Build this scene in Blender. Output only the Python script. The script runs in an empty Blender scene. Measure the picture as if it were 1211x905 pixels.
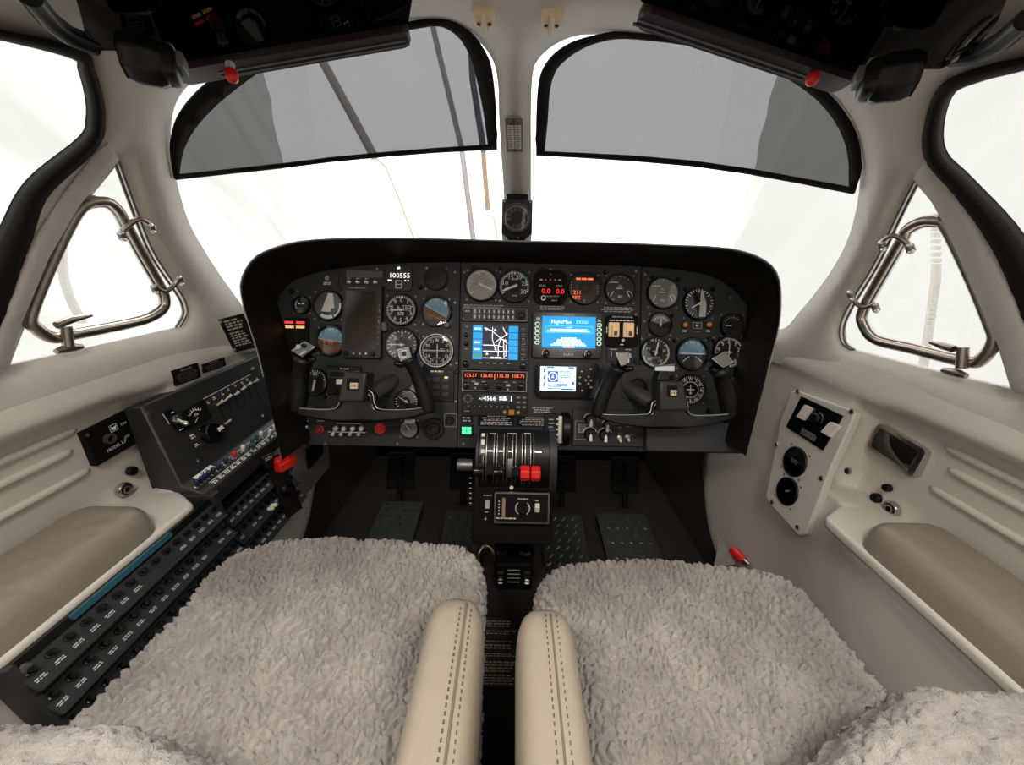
import bpy, math, random
import numpy as np
from mathutils import Vector, Matrix, noise, geometry

random.seed(7)
SC = bpy.context.scene
COL = SC.collection
PI = math.pi

# ------------------------------------------------------------------ camera
# the camera sits at the world origin, 0.90 m above the cockpit floor (z = -0.90); +Y is the nose
FPX, W0, H0 = 455.0, 1211.0, 905.0
ROLL, PITCH = math.radians(1.2), math.radians(20.0)
CP, SP, CR, SR = math.cos(PITCH), math.sin(PITCH), math.cos(ROLL), math.sin(ROLL)
FWD = Vector((0, CP, -SP))
UPV = Vector((0, SP, CP))
RGT = Vector((1, 0, 0))
e1 = CR * RGT + SR * UPV
e2 = -SR * RGT + CR * UPV
cam = bpy.data.cameras.new('camera')
cam.sensor_width = 36.0
cam.sensor_fit = 'HORIZONTAL'
cam.lens = 36.0 * FPX / W0
cam.clip_start = 0.01
co = bpy.data.objects.new('camera', cam)
COL.objects.link(co)
co.matrix_world = Matrix(((e1.x, e2.x, -FWD.x, 0), (e1.y, e2.y, -FWD.y, 0), (e1.z, e2.z, -FWD.z, 0), (0, 0, 0, 1)))
SC.camera = co

# ------------------------------------------------------------------ light and exposure
wd = bpy.data.worlds.new('world')
SC.world = wd
wd.use_nodes = True
bg = wd.node_tree.nodes['Background']
bg.inputs['Color'].default_value = (1.0, 0.985, 0.96, 1)
bg.inputs['Strength'].default_value = 2.2


def area_light(name, loc, target, sx, sy, power, color=(1, .96, .9)):
    l = bpy.data.lights.new(name, 'AREA')
    l.shape = 'RECTANGLE'
    l.size, l.size_y, l.energy, l.color = sx, sy, power, color
    o = bpy.data.objects.new(name, l)
    COL.objects.link(o)
    o.location = loc
    o.rotation_euler = (Vector(target) - Vector(loc)).to_track_quat('-Z', 'Y').to_euler()
    return o


# unseen fill lights added overhead to brighten the seats
for sx_ in (-1, 1):
    lo_ = area_light('seat_fill_light', (sx_ * .26, -.04, .285), (sx_ * .30, .20, -.6), .22, .14, 2.4, (1, .95, .88))
    lo_.data.spread = math.radians(125)

sun = bpy.data.lights.new('sun', 'SUN')
sun.energy, sun.angle = 3.2, math.radians(8)
sun_o = bpy.data.objects.new('sun', sun)
COL.objects.link(sun_o)
sun_o.rotation_euler = (Vector((0, 0, 0)) - Vector((-.55, .75, .8))).to_track_quat('-Z', 'Y').to_euler()

vs = SC.view_settings
vs.view_transform = 'Standard'
vs.look = 'None'
vs.gamma = 1.0
vs.use_curve_mapping = False
vs.exposure = 0.12
SC.cycles.max_bounces = 10
SC.cycles.diffuse_bounces = 5
SC.cycles.transparent_max_bounces = 16
SC.cycles.sample_clamp_indirect = 4.0


# ------------------------------------------------------------------ pixel measuring helpers
def ray(u, v):
    du, dv = u - W0 / 2, v - H0 / 2
    a = (du * CR + dv * SR) / FPX
    b = -(-du * SR + dv * CR) / FPX
    return Vector((a, CP + b * SP, -SP + b * CP))


def at(u, v, **k):
    d = ray(u, v)
    (n, val), = k.items()
    t = val if n == 't' else val / d['xyz'.index(n)]
    return d * t


def proj(p):
    dep = p[1] * CP - p[2] * SP
    a = p[0] / dep
    b = (p[1] * SP + p[2] * CP) / dep
    u1, v1 = a * FPX, -b * FPX
    return (u1 * CR - v1 * SR + W0 / 2, u1 * SR + v1 * CR + H0 / 2)


class Frame:
    """a flat face standing in the cockpit: local x right, y up, z out of the face"""

    def __init__(self, o, x, y):
        self.x = Vector(x).normalized()
        self.z = self.x.cross(Vector(y)).normalized()
        self.y = self.z.cross(self.x)
        self.o = Vector(o)
        self.M = Matrix(((self.x.x, self.y.x, self.z.x, self.o.x), (self.x.y, self.y.y, self.z.y, self.o.y),
                         (self.x.z, self.y.z, self.z.z, self.o.z), (0, 0, 0, 1)))

    def hit(self, u, v, h=0.0):
        d = ray(u, v)
        o = self.o + self.z * h
        t = o.dot(self.z) / d.dot(self.z)
        q = d * t - o
        return q.dot(self.x), q.dot(self.y)

    def at(self, u, v, h=0.0):
        x, y = self.hit(u, v, h)
        return self.M @ Matrix.Translation((x, y, h))


# ------------------------------------------------------------------ materials
MATS = {}


def mat(name, col, rough=.5, metal=0., emit=0., grain=.12, scale=60., bump=0., spec=.5, coat=0., sheen=0.):
    if name in MATS:
        return MATS[name]
    m = bpy.data.materials.new(name)
    m.use_nodes = True
    nt = m.node_tree
    b = nt.nodes['Principled BSDF']
    b.inputs['Roughness'].default_value = rough
    b.inputs['Metallic'].default_value = metal
    b.inputs['Specular IOR Level'].default_value = spec
    b.inputs['Coat Weight'].default_value = coat
    b.inputs['Sheen Weight'].default_value = sheen
    c = (*col, 1)
    b.inputs['Base Color'].default_value = c
    if emit:
        b.inputs['Emission Color'].default_value = c
        b.inputs['Emission Strength'].default_value = emit
    elif grain:
        tc = nt.nodes.new('ShaderNodeTexCoord')
        nz = nt.nodes.new('ShaderNodeTexNoise')
        nz.inputs['Scale'].default_value = scale
        nz.inputs['Detail'].default_value = 4
        nt.links.new(tc.outputs['Object'], nz.inputs['Vector'])
        mx = nt.nodes.new('ShaderNodeMix')
        mx.data_type = 'RGBA'
        mx.inputs['A'].default_value = (*[x * (1 - grain) for x in col], 1)
        mx.inputs['B'].default_value = (*[min(1, x * (1 + grain)) for x in col], 1)
        nt.links.new(nz.outputs['Fac'], mx.inputs['Factor'])
        nt.links.new(mx.outputs['Result'], b.inputs['Base Color'])
        if bump:
            bp = nt.nodes.new('ShaderNodeBump')
            bp.inputs['Strength'].default_value = bump
            bp.inputs['Distance'].default_value = .002
            nt.links.new(nz.outputs['Fac'], bp.inputs['Height'])
            nt.links.new(bp.outputs['Normal'], b.inputs['Normal'])
    MATS[name] = m
    return m


def clear_mat(name, tint, gloss_rough=.02, ior=1.45, haze=None, haze_mix=0.):
    """thin clear sheet: fresnel mirror over a tinted transparent body, with optional milky haze"""
    m = bpy.data.materials.new(name)
    m.use_nodes = True
    nt = m.node_tree
    nt.nodes.remove(nt.nodes['Principled BSDF'])
    out = nt.nodes['Material Output']
    tr = nt.nodes.new('ShaderNodeBsdfTransparent')
    tr.inputs['Color'].default_value = (*tint, 1)
    gl = nt.nodes.new('ShaderNodeBsdfGlossy')
    gl.inputs['Roughness'].default_value = gloss_rough
    fr = nt.nodes.new('ShaderNodeFresnel')
    fr.inputs['IOR'].default_value = ior
    mx = nt.nodes.new('ShaderNodeMixShader')
    nt.links.new(fr.outputs[0], mx.inputs[0])
    body = tr.outputs[0]
    if haze:
        df = nt.nodes.new('ShaderNodeBsdfTranslucent')
        tc = nt.nodes.new('ShaderNodeTexCoord')
        nz = nt.nodes.new('ShaderNodeTexNoise')
        nz.inputs['Scale'].default_value = 9
        nz.inputs['Detail'].default_value = 5
        nz.inputs['Distortion'].default_value = 1.2
        nt.links.new(tc.outputs['Object'], nz.inputs['Vector'])
        rp = nt.nodes.new('ShaderNodeMapRange')
        rp.inputs['From Min'].default_value = .35
        rp.inputs['From Max'].default_value = .7
        rp.inputs['To Min'].default_value = haze_mix * .7
        rp.inputs['To Max'].default_value = haze_mix * 1.3
        nt.links.new(nz.outputs['Fac'], rp.inputs['Value'])
        df.inputs['Color'].default_value = (*haze, 1)
        m2 = nt.nodes.new('ShaderNodeMixShader')
        nt.links.new(rp.outputs[0], m2.inputs[0])
        nt.links.new(tr.outputs[0], m2.inputs[1])
        nt.links.new(df.outputs[0], m2.inputs[2])
        body = m2.outputs[0]
    nt.links.new(body, mx.inputs[1])
    nt.links.new(gl.outputs[0], mx.inputs[2])
    nt.links.new(mx.outputs[0], out.inputs['Surface'])
    MATS[name] = m
    return m


BEIGE = mat('beige_trim', (.63, .585, .52), .42, grain=.05, scale=25, bump=.05)
BEIGE2 = mat('beige_plate', (.64, .595, .53), .4, grain=.04, scale=25)
GREYPOST = mat('beige_liner', (.52, .485, .435), .55, grain=.05, scale=200, bump=.1)
LEATHER = mat('beige_leather', (.37, .315, .245), .36, grain=.08, scale=90, bump=.18)
LEATHER2 = mat('tan_leather', (.25, .21, .165), .38, grain=.1, scale=70, bump=.2)
PANEL = mat('charcoal_panel', (.021, .0225, .0245), .5, grain=.18, scale=120, bump=.05, spec=.35)
PANEL2 = mat('grey_charcoal_panel', (.027, .0275, .029), .45, grain=.15, scale=90, bump=.06, spec=.35)
BLACK = mat('black_plastic', (.0055, .0055, .0055), .38, grain=.2, spec=.32)
MATTE = mat('matte_black', (.0028, .0028, .0028), .7, grain=.2, spec=.2)
HOOD = mat('black_hood_vinyl', (.0075, .0058, .0055), .5, grain=.25, scale=220, bump=.15, spec=.3)
GLOSSBLACK = mat('gloss_black', (.005, .005, .0055), .2, grain=.15, spec=.4)
RUBBER = mat('black_rubber', (.010, .008, .0075), .75, grain=.2, spec=.12)
WHITE = mat('white_paint', (.88, .86, .82), .5, grain=.04)
IVORY = mat('ivory_plastic', (.72, .64, .50), .4, grain=.05)
CREAM = mat('cream_tip', (.80, .76, .66), .35, grain=.04)
SILVER = mat('brushed_silver', (.62, .60, .57), .28, 1., grain=.08, scale=200)
BRONZE = mat('bronze_tube', (.42, .36, .30), .3, 1., grain=.1, scale=90)
GREYMETAL = mat('grey_metal', (.22, .21, .20), .4, .8, grain=.1)
RED = mat('red_plastic', (.75, .018, .012), .35, grain=.06)
DARKRED = mat('dark_red_plastic', (.30, .012, .012), .4, grain=.1)
AMBER = mat('amber_lens', (.65, .24, .05), .3, grain=.08)
DIAL = mat('black_dial', (.006, .006, .006), .5, grain=.1, spec=.25)
GREYDIAL = mat('grey_dial', (.16, .155, .145), .5, grain=.1)
CARPET = mat('brown_carpet', (.009, .0045, .0035), .95, grain=.35, scale=400, bump=.6)
TEAL = mat('teal_film', (.02, .10, .14), .35, grain=.1)
NAVY = mat('navy_cap', (.012, .016, .06), .35, grain=.1)
GREENCAP = mat('green_cap', (.01, .09, .07), .35, grain=.1)
SKYBLUE = mat('sky_blue_card', (.16, .34, .46), .5, grain=.08)
BROWN = mat('brown_card', (.13, .055, .025), .5, grain=.1)
ORANGE = mat('orange_line', (.75, .22, .08), .5, grain=.05)
GREENPAINT = mat('green_paint', (.06, .35, .10), .5, grain=.05)
REDPAINT = mat('red_paint', (.6, .03, .02), .5, grain=.05)
E_RED = mat('glow_red', (1, .05, .05), emit=1.2)
E_AMBER = mat('glow_amber', (1, .50, .17), emit=1.05)
E_REDDIG = mat('glow_red_digit', (1, .02, .03), emit=1.1)
E_ORANGE = mat('glow_orange_digit', (1, .16, .05), emit=1.1)
E_WHITE = mat('glow_white', (.95, .93, .95), emit=1.0)
E_BLUE = mat('glow_blue', (.01, .30, .78), emit=.9)
E_CYAN = mat('glow_cyan', (.05, .48, .75), emit=.9)
E_NAVY = mat('glow_navy', (.012, .016, .028), emit=1.0)
E_GREEN = mat('glow_green', (.08, .85, .35), emit=1.0)
E_PALE = mat('glow_pale_screen', (.62, .80, .90), emit=1.0)
E_DARKBLUE = mat('glow_dark_blue', (.03, .12, .35), emit=1.0)
E_LAMP = mat('glow_tan_lamp', (.55, .36, .22), emit=.55)
E_PLATE = mat('cream_plate', (.80, .66, .45), .4, grain=.05)
SCREEN = mat('dark_screen', (.035, .030, .026), .12, grain=.05)
GLASS = clear_mat('window_glass', (.97, .98, .98))
DIALGLASS = clear_mat('dial_glass', (.96, .96, .96), .03, 1.5)
SHADE = clear_mat('tinted_sunshade', (.155, .155, .16), .03, 1.28)
VISOR = clear_mat('smoked_visor', (.06, .057, .052), .02, 1.28)


def wool_mat():
    m = bpy.data.materials.new('sheepskin_wool')
    m.use_nodes = True
    nt = m.node_tree
    b = nt.nodes['Principled BSDF']
    b.inputs['Roughness'].default_value = .85
    b.inputs['Specular IOR Level'].default_value = .2
    b.inputs['Sheen Weight'].default_value = .3
    tc = nt.nodes.new('ShaderNodeTexCoord')
    n1 = nt.nodes.new('ShaderNodeTexNoise')
    n1.inputs['Scale'].default_value = 9
    n1.inputs['Detail'].default_value = 6
    nt.links.new(tc.outputs['Object'], n1.inputs['Vector'])
    cr = nt.nodes.new('ShaderNodeValToRGB')
    cr.color_ramp.elements[0].position = .34
    cr.color_ramp.elements[0].color = (.27, .235, .212, 1)
    cr.color_ramp.elements[1].position = .66
    cr.color_ramp.elements[1].color = (.45, .405, .368, 1)
    nt.links.new(n1.outputs['Fac'], cr.inputs[0])
    nt.links.new(cr.outputs[0], b.inputs['Base Color'])
    n2 = nt.nodes.new('ShaderNodeTexNoise')
    n2.inputs['Scale'].default_value = 420
    n2.inputs['Detail'].default_value = 3
    n2.inputs['Distortion'].default_value = 1.5
    nt.links.new(tc.outputs['Object'], n2.inputs['Vector'])
    bp = nt.nodes.new('ShaderNodeBump')
    bp.inputs['Strength'].default_value = .7
    bp.inputs['Distance'].default_value = .003
    nt.links.new(n2.outputs['Fac'], bp.inputs['Height'])
    nt.links.new(bp.outputs['Normal'], b.inputs['Normal'])
    MATS['wool'] = m
    return m


WOOL = wool_mat()

# ------------------------------------------------------------------ mesh builder
TXT = {}


def text_geo(s):
    """letter shapes of the built-in font as (verts, faces, width) at size 1"""
    if s not in TXT:
        cu = bpy.data.curves.new('t', 'FONT')
        cu.body = s
        cu.resolution_u = 2
        o = bpy.data.objects.new('t', cu)
        me = o.to_mesh()
        vs_ = [tuple(v.co) for v in me.vertices]
        fs_ = [tuple(p.vertices) for p in me.polygons]
        o.to_mesh_clear()
        bpy.data.objects.remove(o)
        bpy.data.curves.remove(cu)
        w = max((v[0] for v in vs_), default=0)
        TXT[s] = (vs_, fs_, w)
    return TXT[s]


class MB:
    def __init__(self):
        self.v, self.f, self.M = [], [], Matrix()

    def add(self, vs_, fs_):
        n = len(self.v)
        M = self.M
        self.v += [tuple(M @ Vector(p)) for p in vs_]
        self.f += [tuple(i + n for i in f) for f in fs_]
        return self

    def box(self, cx, cy, cz, sx, sy, sz, ang=0.):
        c, s = math.cos(ang), math.sin(ang)
        vs_ = []
        for z in (-.5, .5):
            for x, y in ((-.5, -.5), (.5, -.5), (.5, .5), (-.5, .5)):
                X, Y = x * sx, y * sy
                vs_.append((cx + X * c - Y * s, cy + X * s + Y * c, cz + z * sz))
        return self.add(vs_, [(3, 2, 1, 0), (4, 5, 6, 7), (0, 1, 5, 4), (1, 2, 6, 5), (2, 3, 7, 6), (3, 0, 4, 7)])

    def prism(self, poly, z0, z1, bev=0.):
        """flat outline (counter-clockwise, xy) raised from z0 to z1, with a chamfer of bev at the top"""
        n = len(poly)
        rings = [[(x, y, z0) for x, y in poly]]
        if bev:
            cx = sum(p[0] for p in poly) / n
            cy = sum(p[1] for p in poly) / n
            rings.append([(x, y, z1 - bev) for x, y in poly])
            ins = []
            for x, y in poly:
                d = math.hypot(x - cx, y - cy) or 1
                k = max(0, 1 - bev / d)
                ins.append((cx + (x - cx) * k, cy + (y - cy) * k, z1))
            rings.append(ins)
        else:
            rings.append([(x, y, z1) for x, y in poly])
        vs_ = [p for r in rings for p in r]
        fs_ = [tuple(range(n - 1, -1, -1)), tuple(range((len(rings) - 1) * n, len(rings) * n))]
        for k in range(len(rings) - 1):
            for i in range(n):
                j = (i + 1) % n
                fs_.append((k * n + i, k * n + j, (k + 1) * n + j, (k + 1) * n + i))
        return self.add(vs_, fs_)

    def rrect(self, cx, cy, w, h, r, z0, z1, bev=0., seg=4):
        return self.prism(rr(cx, cy, w, h, r, seg), z0, z1, bev)

    def cyl(self, cx, cy, r, z0, z1, n=16, r2=None, bev=0.):
        r2 = r if r2 is None else r2
        prof = [(r, z0), (r2, z1)] if not bev else [(r, z0), (r2, z1 - bev), (r2 - bev, z1)]
        return self.lathe(cx, cy, [(0, z0)] + prof + [(0, z1)], n)

    def lathe(self, cx, cy, prof, n=24, a0=0.):
        vs_, fs_, idx = [], [], []
        for r, z in prof:
            if r < 1e-7:
                idx.append([len(vs_)])
                vs_.append((cx, cy, z))
            else:
                idx.append(list(range(len(vs_), len(vs_) + n)))
                vs_ += [(cx + r * math.cos(a0 + 2 * PI * i / n), cy + r * math.sin(a0 + 2 * PI * i / n), z) for i in range(n)]
        for a, b in zip(idx, idx[1:]):
            for i in range(n):
                j = (i + 1) % n
                if len(a) == 1 and len(b) == 1:
                    break
                if len(a) == 1:
                    fs_.append((a[0], b[i], b[j]))
                elif len(b) == 1:
                    fs_.append((a[i], a[j], b[0]))
                else:
                    fs_.append((a[i], a[j], b[j], b[i]))
        return self.add(vs_, fs_)

    def rect(self, cx, cy, w, h, z, ang=0.):
        c, s = math.cos(ang), math.sin(ang)
        return self.add([(cx + x * w / 2 * c - y * h / 2 * s, cy + x * w / 2 * s + y * h / 2 * c, z) for x, y in ((-1, -1), (1, -1), (1, 1), (-1, 1))], [(0, 1, 2, 3)])

    def outline(self, cx, cy, w, h, t, z):
        self.rect(cx, cy + h / 2 - t / 2, w, t, z)
        self.rect(cx, cy - h / 2 + t / 2, w, t, z)
        self.rect(cx - w / 2 + t / 2, cy, t, h - 2 * t, z)
        return self.rect(cx + w / 2 - t / 2, cy, t, h - 2 * t, z)

    def arc(self, cx, cy, r0, r1, a0, a1, z, n=12):
        vs_, fs_ = [], []
        for i in range(n + 1):
            a = math.radians(a0 + (a1 - a0) * i / n)
            vs_ += [(cx + r0 * math.cos(a), cy + r0 * math.sin(a), z), (cx + r1 * math.cos(a), cy + r1 * math.sin(a), z)]
            if i:
                k = 2 * i
                fs_.append((k - 2, k - 1, k + 1, k))
        return self.add(vs_, fs_)

    def poly(self, pts, z):
        return self.add([(x, y, z) for x, y in pts], [tuple(range(len(pts)))])

    def ticks(self, cx, cy, r0, r1, w, n, z, a0=0., a1=360., major=0, w2=None):
        for i in range(n):
            a = math.radians(90 - (a0 + (a1 - a0) * i / n))
            ri = r0 - (r1 - r0) * .7 if major and i % major == 0 else r0
            rm = (ri + r1) / 2
            self.rect(cx + rm * math.cos(a), cy + rm * math.sin(a), r1 - ri, w, z, a)
        return self

    def text(self, s, cx, cy, h, z, align='c', ang=0., sx=1.):
        vs_, fs_, w = text_geo(s)
        k = h / .70
        off = {'c': -w / 2, 'l': 0, 'r': -w}[align]
        c, sn = math.cos(ang), math.sin(ang)
        out = []
        for x, y, _ in vs_:
            X, Y = (x + off) * k * sx, (y - .35) * k
            out.append((cx + X * c - Y * sn, cy + X * sn + Y * c, z))
        return self.add(out, fs_)

    def scribble(self, cx, cy, w, h, rows, z, fill=.55, centre=False, rnd=None):
        """lines of print too small to read: word-long dashes"""
        R = rnd or random
        lh = h / rows
        for r in range(rows):
            y = cy + h / 2 - (r + .5) * lh
            ww = w * (R.uniform(.7, 1.0))
            x = cx - (ww / 2 if centre else w / 2)
            end = x + ww
            while x < end - lh * .4:
                l = min(R.uniform(.8, 2.6) * lh, end - x)
                self.rect(x + l / 2, y, l, lh * fill, z)
                x += l + lh * .45
        return self

    def tube(self, pts, rad, n=10, closed=False, flat=None, caps=True):
        """round bar along points; rad may be a list; flat = (axis vector, factor) squashes the section"""
        P = [Vector(p) for p in pts]
        m = len(P)
        rad = rad if isinstance(rad, (list, tuple)) else [rad] * m
        vs_, fs_ = [], []
        up = None
        for i in range(m):
            if closed:
                t = (P[(i + 1) % m] - P[i - 1]).normalized()
            else:
                t = (P[min(i + 1, m - 1)] - P[max(i - 1, 0)]).normalized()
            if up is None:
                up = Vector((0, 0, 1)) if abs(t.z) < .9 else Vector((1, 0, 0))
            s = t.cross(up).normalized()
            up = s.cross(t).normalized()
            for k in range(n):
                a = 2 * PI * k / n
                d = (s * math.cos(a) + up * math.sin(a)) * rad[i]
                if flat:
                    ax = Vector(flat[0])
                    d -= ax * d.dot(ax) * (1 - flat[1])
                vs_.append(P[i] + d)
        L = m if closed else m - 1
        for i in range(L):
            j = (i + 1) % m
            for k in range(n):
                q = (k + 1) % n
                fs_.append((i * n + k, i * n + q, j * n + q, j * n + k))
        if caps and not closed:
            fs_.append(tuple(range(n - 1, -1, -1)))
            fs_.append(tuple(range((m - 1) * n, m * n)))
        return self.add(vs_, fs_)

    def build(self, name, material, parent=None, M=None, smooth=None, bevel=0., subsurf=0, kind=None, label=None, seg=2):
        me = bpy.data.meshes.new(name)
        me.from_pydata([tuple(p) for p in self.v], [], self.f)
        me.materials.append(material)
        if smooth is not None:
            me.shade_smooth()
            if smooth < 180:
                me.set_sharp_from_angle(angle=math.radians(smooth))
        o = bpy.data.objects.new(name, me)
        COL.objects.link(o)
        if parent is not None:
            o.parent = parent
        if M is not None:
            o.matrix_local = M
        if bevel:
            b = o.modifiers.new('bevel', 'BEVEL')
            b.width, b.segments, b.limit_method = bevel, seg, 'ANGLE'
            b.angle_limit = math.radians(35)
        if subsurf:
            s = o.modifiers.new('subsurf', 'SUBSURF')
            s.levels = s.render_levels = subsurf
        if kind or name in ('lettering', 'dial_markings', 'horizon_marks'):
            o['kind'] = kind or 'stuff'
        if label:
            o['label'] = label
        return o


def rr(cx, cy, w, h, r, seg=4):
    r = min(r, w / 2, h / 2)
    out = []
    for sx, sy, a in ((1, 1, 0), (-1, 1, 90), (-1, -1, 180), (1, -1, 270)):
        for i in range(seg + 1):
            t = math.radians(a + 90 * i / seg)
            out.append((cx + sx * (w / 2 - r) + r * math.cos(t), cy + sy * (h / 2 - r) + r * math.sin(t)))
    return out


def thing(name, label, cat, M=None, group=None):
    o = bpy.data.objects.new(name, None)
    COL.objects.link(o)
    o.empty_display_size = .02
    if M is not None:
        o.matrix_world = M
    o['label'] = label
    o['category'] = cat
    if group:
        o['group'] = group
    return o


def tag(o, label, cat, group=None):
    o['label'] = label
    o['category'] = cat
    if group:
        o['group'] = group
    return o


def struct(o):
    o['kind'] = 'structure'
    return o


def smooth_poly(pts, n=4, closed=True):
    """Catmull-Rom through the points"""
    out = []
    m = len(pts)
    P = [np.array(p, float) for p in pts]
    rng = range(m) if closed else range(m - 1)
    for i in rng:
        p0, p1, p2, p3 = (P[i - 1], P[i], P[(i + 1) % m], P[(i + 2) % m]) if closed else (P[max(i - 1, 0)], P[i], P[i + 1], P[min(i + 2, m - 1)])
        for k in range(n):
            t = k / n
            out.append(tuple(.5 * (2 * p1 + (p2 - p0) * t + (2 * p0 - 5 * p1 + 4 * p2 - p3) * t * t + (3 * p1 - p0 - 3 * p2 + p3) * t ** 3)))
    if not closed:
        out.append(tuple(P[-1]))
    return out


# ------------------------------------------------------------------ the fuselage skin
TY = np.array([-3, .5, .62, .76, .95, 1.12, 1.30, 1.40, 1.48, 1.6, 9])
TZ = np.array([.335, .335, .328, .30, .245, .165, .06, -.03, -.15, -.27, -.28])
WY = np.array([-3, .72, .85, .95, 1.05, 1.15, 1.25, 1.35, 1.42, 1.47, 9])
WX = np.array([.69, .69, .685, .672, .63, .555, .44, .27, .10, .02, .01])
_yy = np.linspace(-1, 2.5, 1401)
_k = np.hanning(61)
_k /= _k.sum()
TS = np.convolve(np.pad(np.interp(_yy, TY, TZ), 30, 'edge'), _k, 'valid')
WS = np.convolve(np.pad(np.interp(_yy, WY, WX), 30, 'edge'), _k, 'valid')
ZB = -.30


def skinF(p):
    W = np.interp(p[:, 1], _yy, WS)
    T = np.interp(p[:, 1], _yy, TS)
    return (np.abs(p[:, 0]) / W) ** 3 + (np.maximum(p[:, 2] - ZB, 0) / np.maximum(T - ZB, 1e-3)) ** 3 - 1


def rays(px):
    px = np.asarray(px, float)
    du, dv = px[:, 0] - W0 / 2, px[:, 1] - H0 / 2
    a = (du * CR + dv * SR) / FPX
    b = -(-du * SR + dv * CR) / FPX
    return np.stack([a, CP + b * SP, -SP + b * CP], 1)


def skin(px, off=0.):
    """points of the fuselage skin met by the sight lines, moved inwards by off (array or number)"""
    d = rays(px)
    lo, hi = np.zeros(len(d)), np.full(len(d), 6.0)
    for _ in range(40):
        m = (lo + hi) / 2
        ins = skinF(d * m[:, None]) < 0
        lo, hi = np.where(ins, m, lo), np.where(ins, hi, m)
    P = d * lo[:, None]
    off = np.zeros(len(d)) + off
    g = np.stack([(skinF(P + np.eye(3)[i] * 2e-3) - skinF(P - np.eye(3)[i] * 2e-3)) for i in range(3)], 1)
    g /= np.linalg.norm(g, axis=1)[:, None] + 1e-12
    # inward offsets run along the line of sight (so outlines measured in the photograph hold), outward ones along the normal
    L = np.linalg.norm(P, axis=1)
    cs = np.maximum((P * g).sum(1) / L, .35)
    k = np.where(off > 0, off / cs, 0)
    return P * (1 - k / L)[:, None] - g * np.minimum(off, 0)[:, None], lo


def inside(pts, poly):
    pts, poly = np.asarray(pts, float), np.asarray(poly, float)
    x, y = pts[:, 0], pts[:, 1]
    r = np.zeros(len(pts), bool)
    q = np.roll(poly, 1, 0)
    for (x1, y1), (x2, y2) in zip(poly, q):
        c = ((y1 > y) != (y2 > y)) & (x < (x2 - x1) * (y - y1) / (y2 - y1 + 1e-12) + x1)
        r ^= c
    return r


def edge_dist(pts, poly):
    pts, poly = np.asarray(pts, float), np.asarray(poly, float)
    best = np.full(len(pts), 1e9)
    for a, b in zip(poly, np.roll(poly, -1, 0)):
        d = b - a
        t = np.clip(((pts - a) @ d) / (d @ d + 1e-12), 0, 1)
        best = np.minimum(best, np.linalg.norm(pts - a - t[:, None] * d, axis=1))
    return best


def densify(poly, step):
    out = []
    for a, b in zip(poly, poly[1:] + poly[:1]):
        n = max(1, int(math.hypot(b[0] - a[0], b[1] - a[1]) / step))
        out += [(a[0] + (b[0] - a[0]) * i / n, a[1] + (b[1] - a[1]) * i / n) for i in range(n)]
    return out


def fill(outer, holes, step, box=None):
    """triangulate an outline with holes, with an even scatter of inner points"""
    vs_, ed = [], []
    for poly in [outer] + holes:
        n0 = len(vs_)
        vs_ += poly
        ed += [(n0 + i, n0 + (i + 1) % len(poly)) for i in range(len(poly))]
    A = np.array(outer)
    x0, y0, x1, y1 = A[:, 0].min(), A[:, 1].min(), A[:, 0].max(), A[:, 1].max()
    gx, gy = np.meshgrid(np.arange(x0, x1, step), np.arange(y0, y1, step))
    G = np.stack([gx.ravel(), gy.ravel()], 1)
    if box:
        far = (G[:, 0] < box[0]) | (G[:, 0] > box[2]) | (G[:, 1] < box[1]) | (G[:, 1] > box[3])
        keep = ~far | ((np.round((G[:, 0] - x0) / step) % 5 == 0) & (np.round((G[:, 1] - y0) / step) % 5 == 0))
        G = G[keep]
    k = inside(G, outer) & (edge_dist(G, outer) > step * .3)
    for h in holes:
        k &= ~inside(G, h)
    G = G[k]
    for h in holes:
        G = G[edge_dist(G, h) > 1.5]
    pts = [Vector(p) for p in vs_] + [Vector(p) for p in G]
    r = geometry.delaunay_2d_cdt(pts, ed, [], 0, 1e-4)
    V = np.array([tuple(p) for p in r[0]])
    Fc = [f for f in r[2]]
    C = np.array([V[list(f)].mean(0) for f in Fc])
    k = inside(C, outer)
    for h in holes:
        k &= ~inside(C, h)
    return V, [tuple(f) for f, q in zip(Fc, k) if q]


def mesh_of(name, V, Fc, material, parent=None, smooth=180):
    b = MB()
    b.v = [tuple(p) for p in V]
    b.f = list(Fc)
    return b.build(name, material, parent, smooth=smooth)


def orient_in(V, Fc):
    """turn faces towards the cabin"""
    out = []
    for f in Fc:
        a, b, c = (Vector(V[i]) for i in f[:3])
        n = (b - a).cross(c - a)
        out.append(f if n.dot(a - Vector((0, .4, 0))) < 0 else tuple(reversed(f)))
    return out

# ================================================================== LARGE STRUCTURE
H_SIDE_L = smooth_poly([(0, 48), (85, 70), (96, 87), (104, 118), (105, 143), (96, 165), (34, 216), (0, 277), (-60, 400), (-150, 560), (-240, 560), (-250, 300), (-200, 60), (-100, 28)], 5)
H_SIDE_R = smooth_poly([(1211, 84), (1160, 97), (1126, 113), (1113, 150), (1117, 183), (1147, 213), (1211, 284), (1275, 400), (1370, 590), (1460, 590), (1470, 320), (1420, 70), (1310, 58)], 5)
H_VENT_L = [(141, 192), (161, 247), (182, 299), (213, 346), (220, 360), (221, 372), (213, 386), (148, 401), (60, 421), (12, 432), (31, 383), (62, 308), (96, 247), (124, 213)]
H_VENT_R = [(1081, 215), (1059, 259), (1034, 312), (1006, 358), (994, 384), (995, 404), (1006, 413), (1077, 432), (1195, 460), (1179, 407), (1147, 337), (1119, 270), (1101, 238)]
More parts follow.
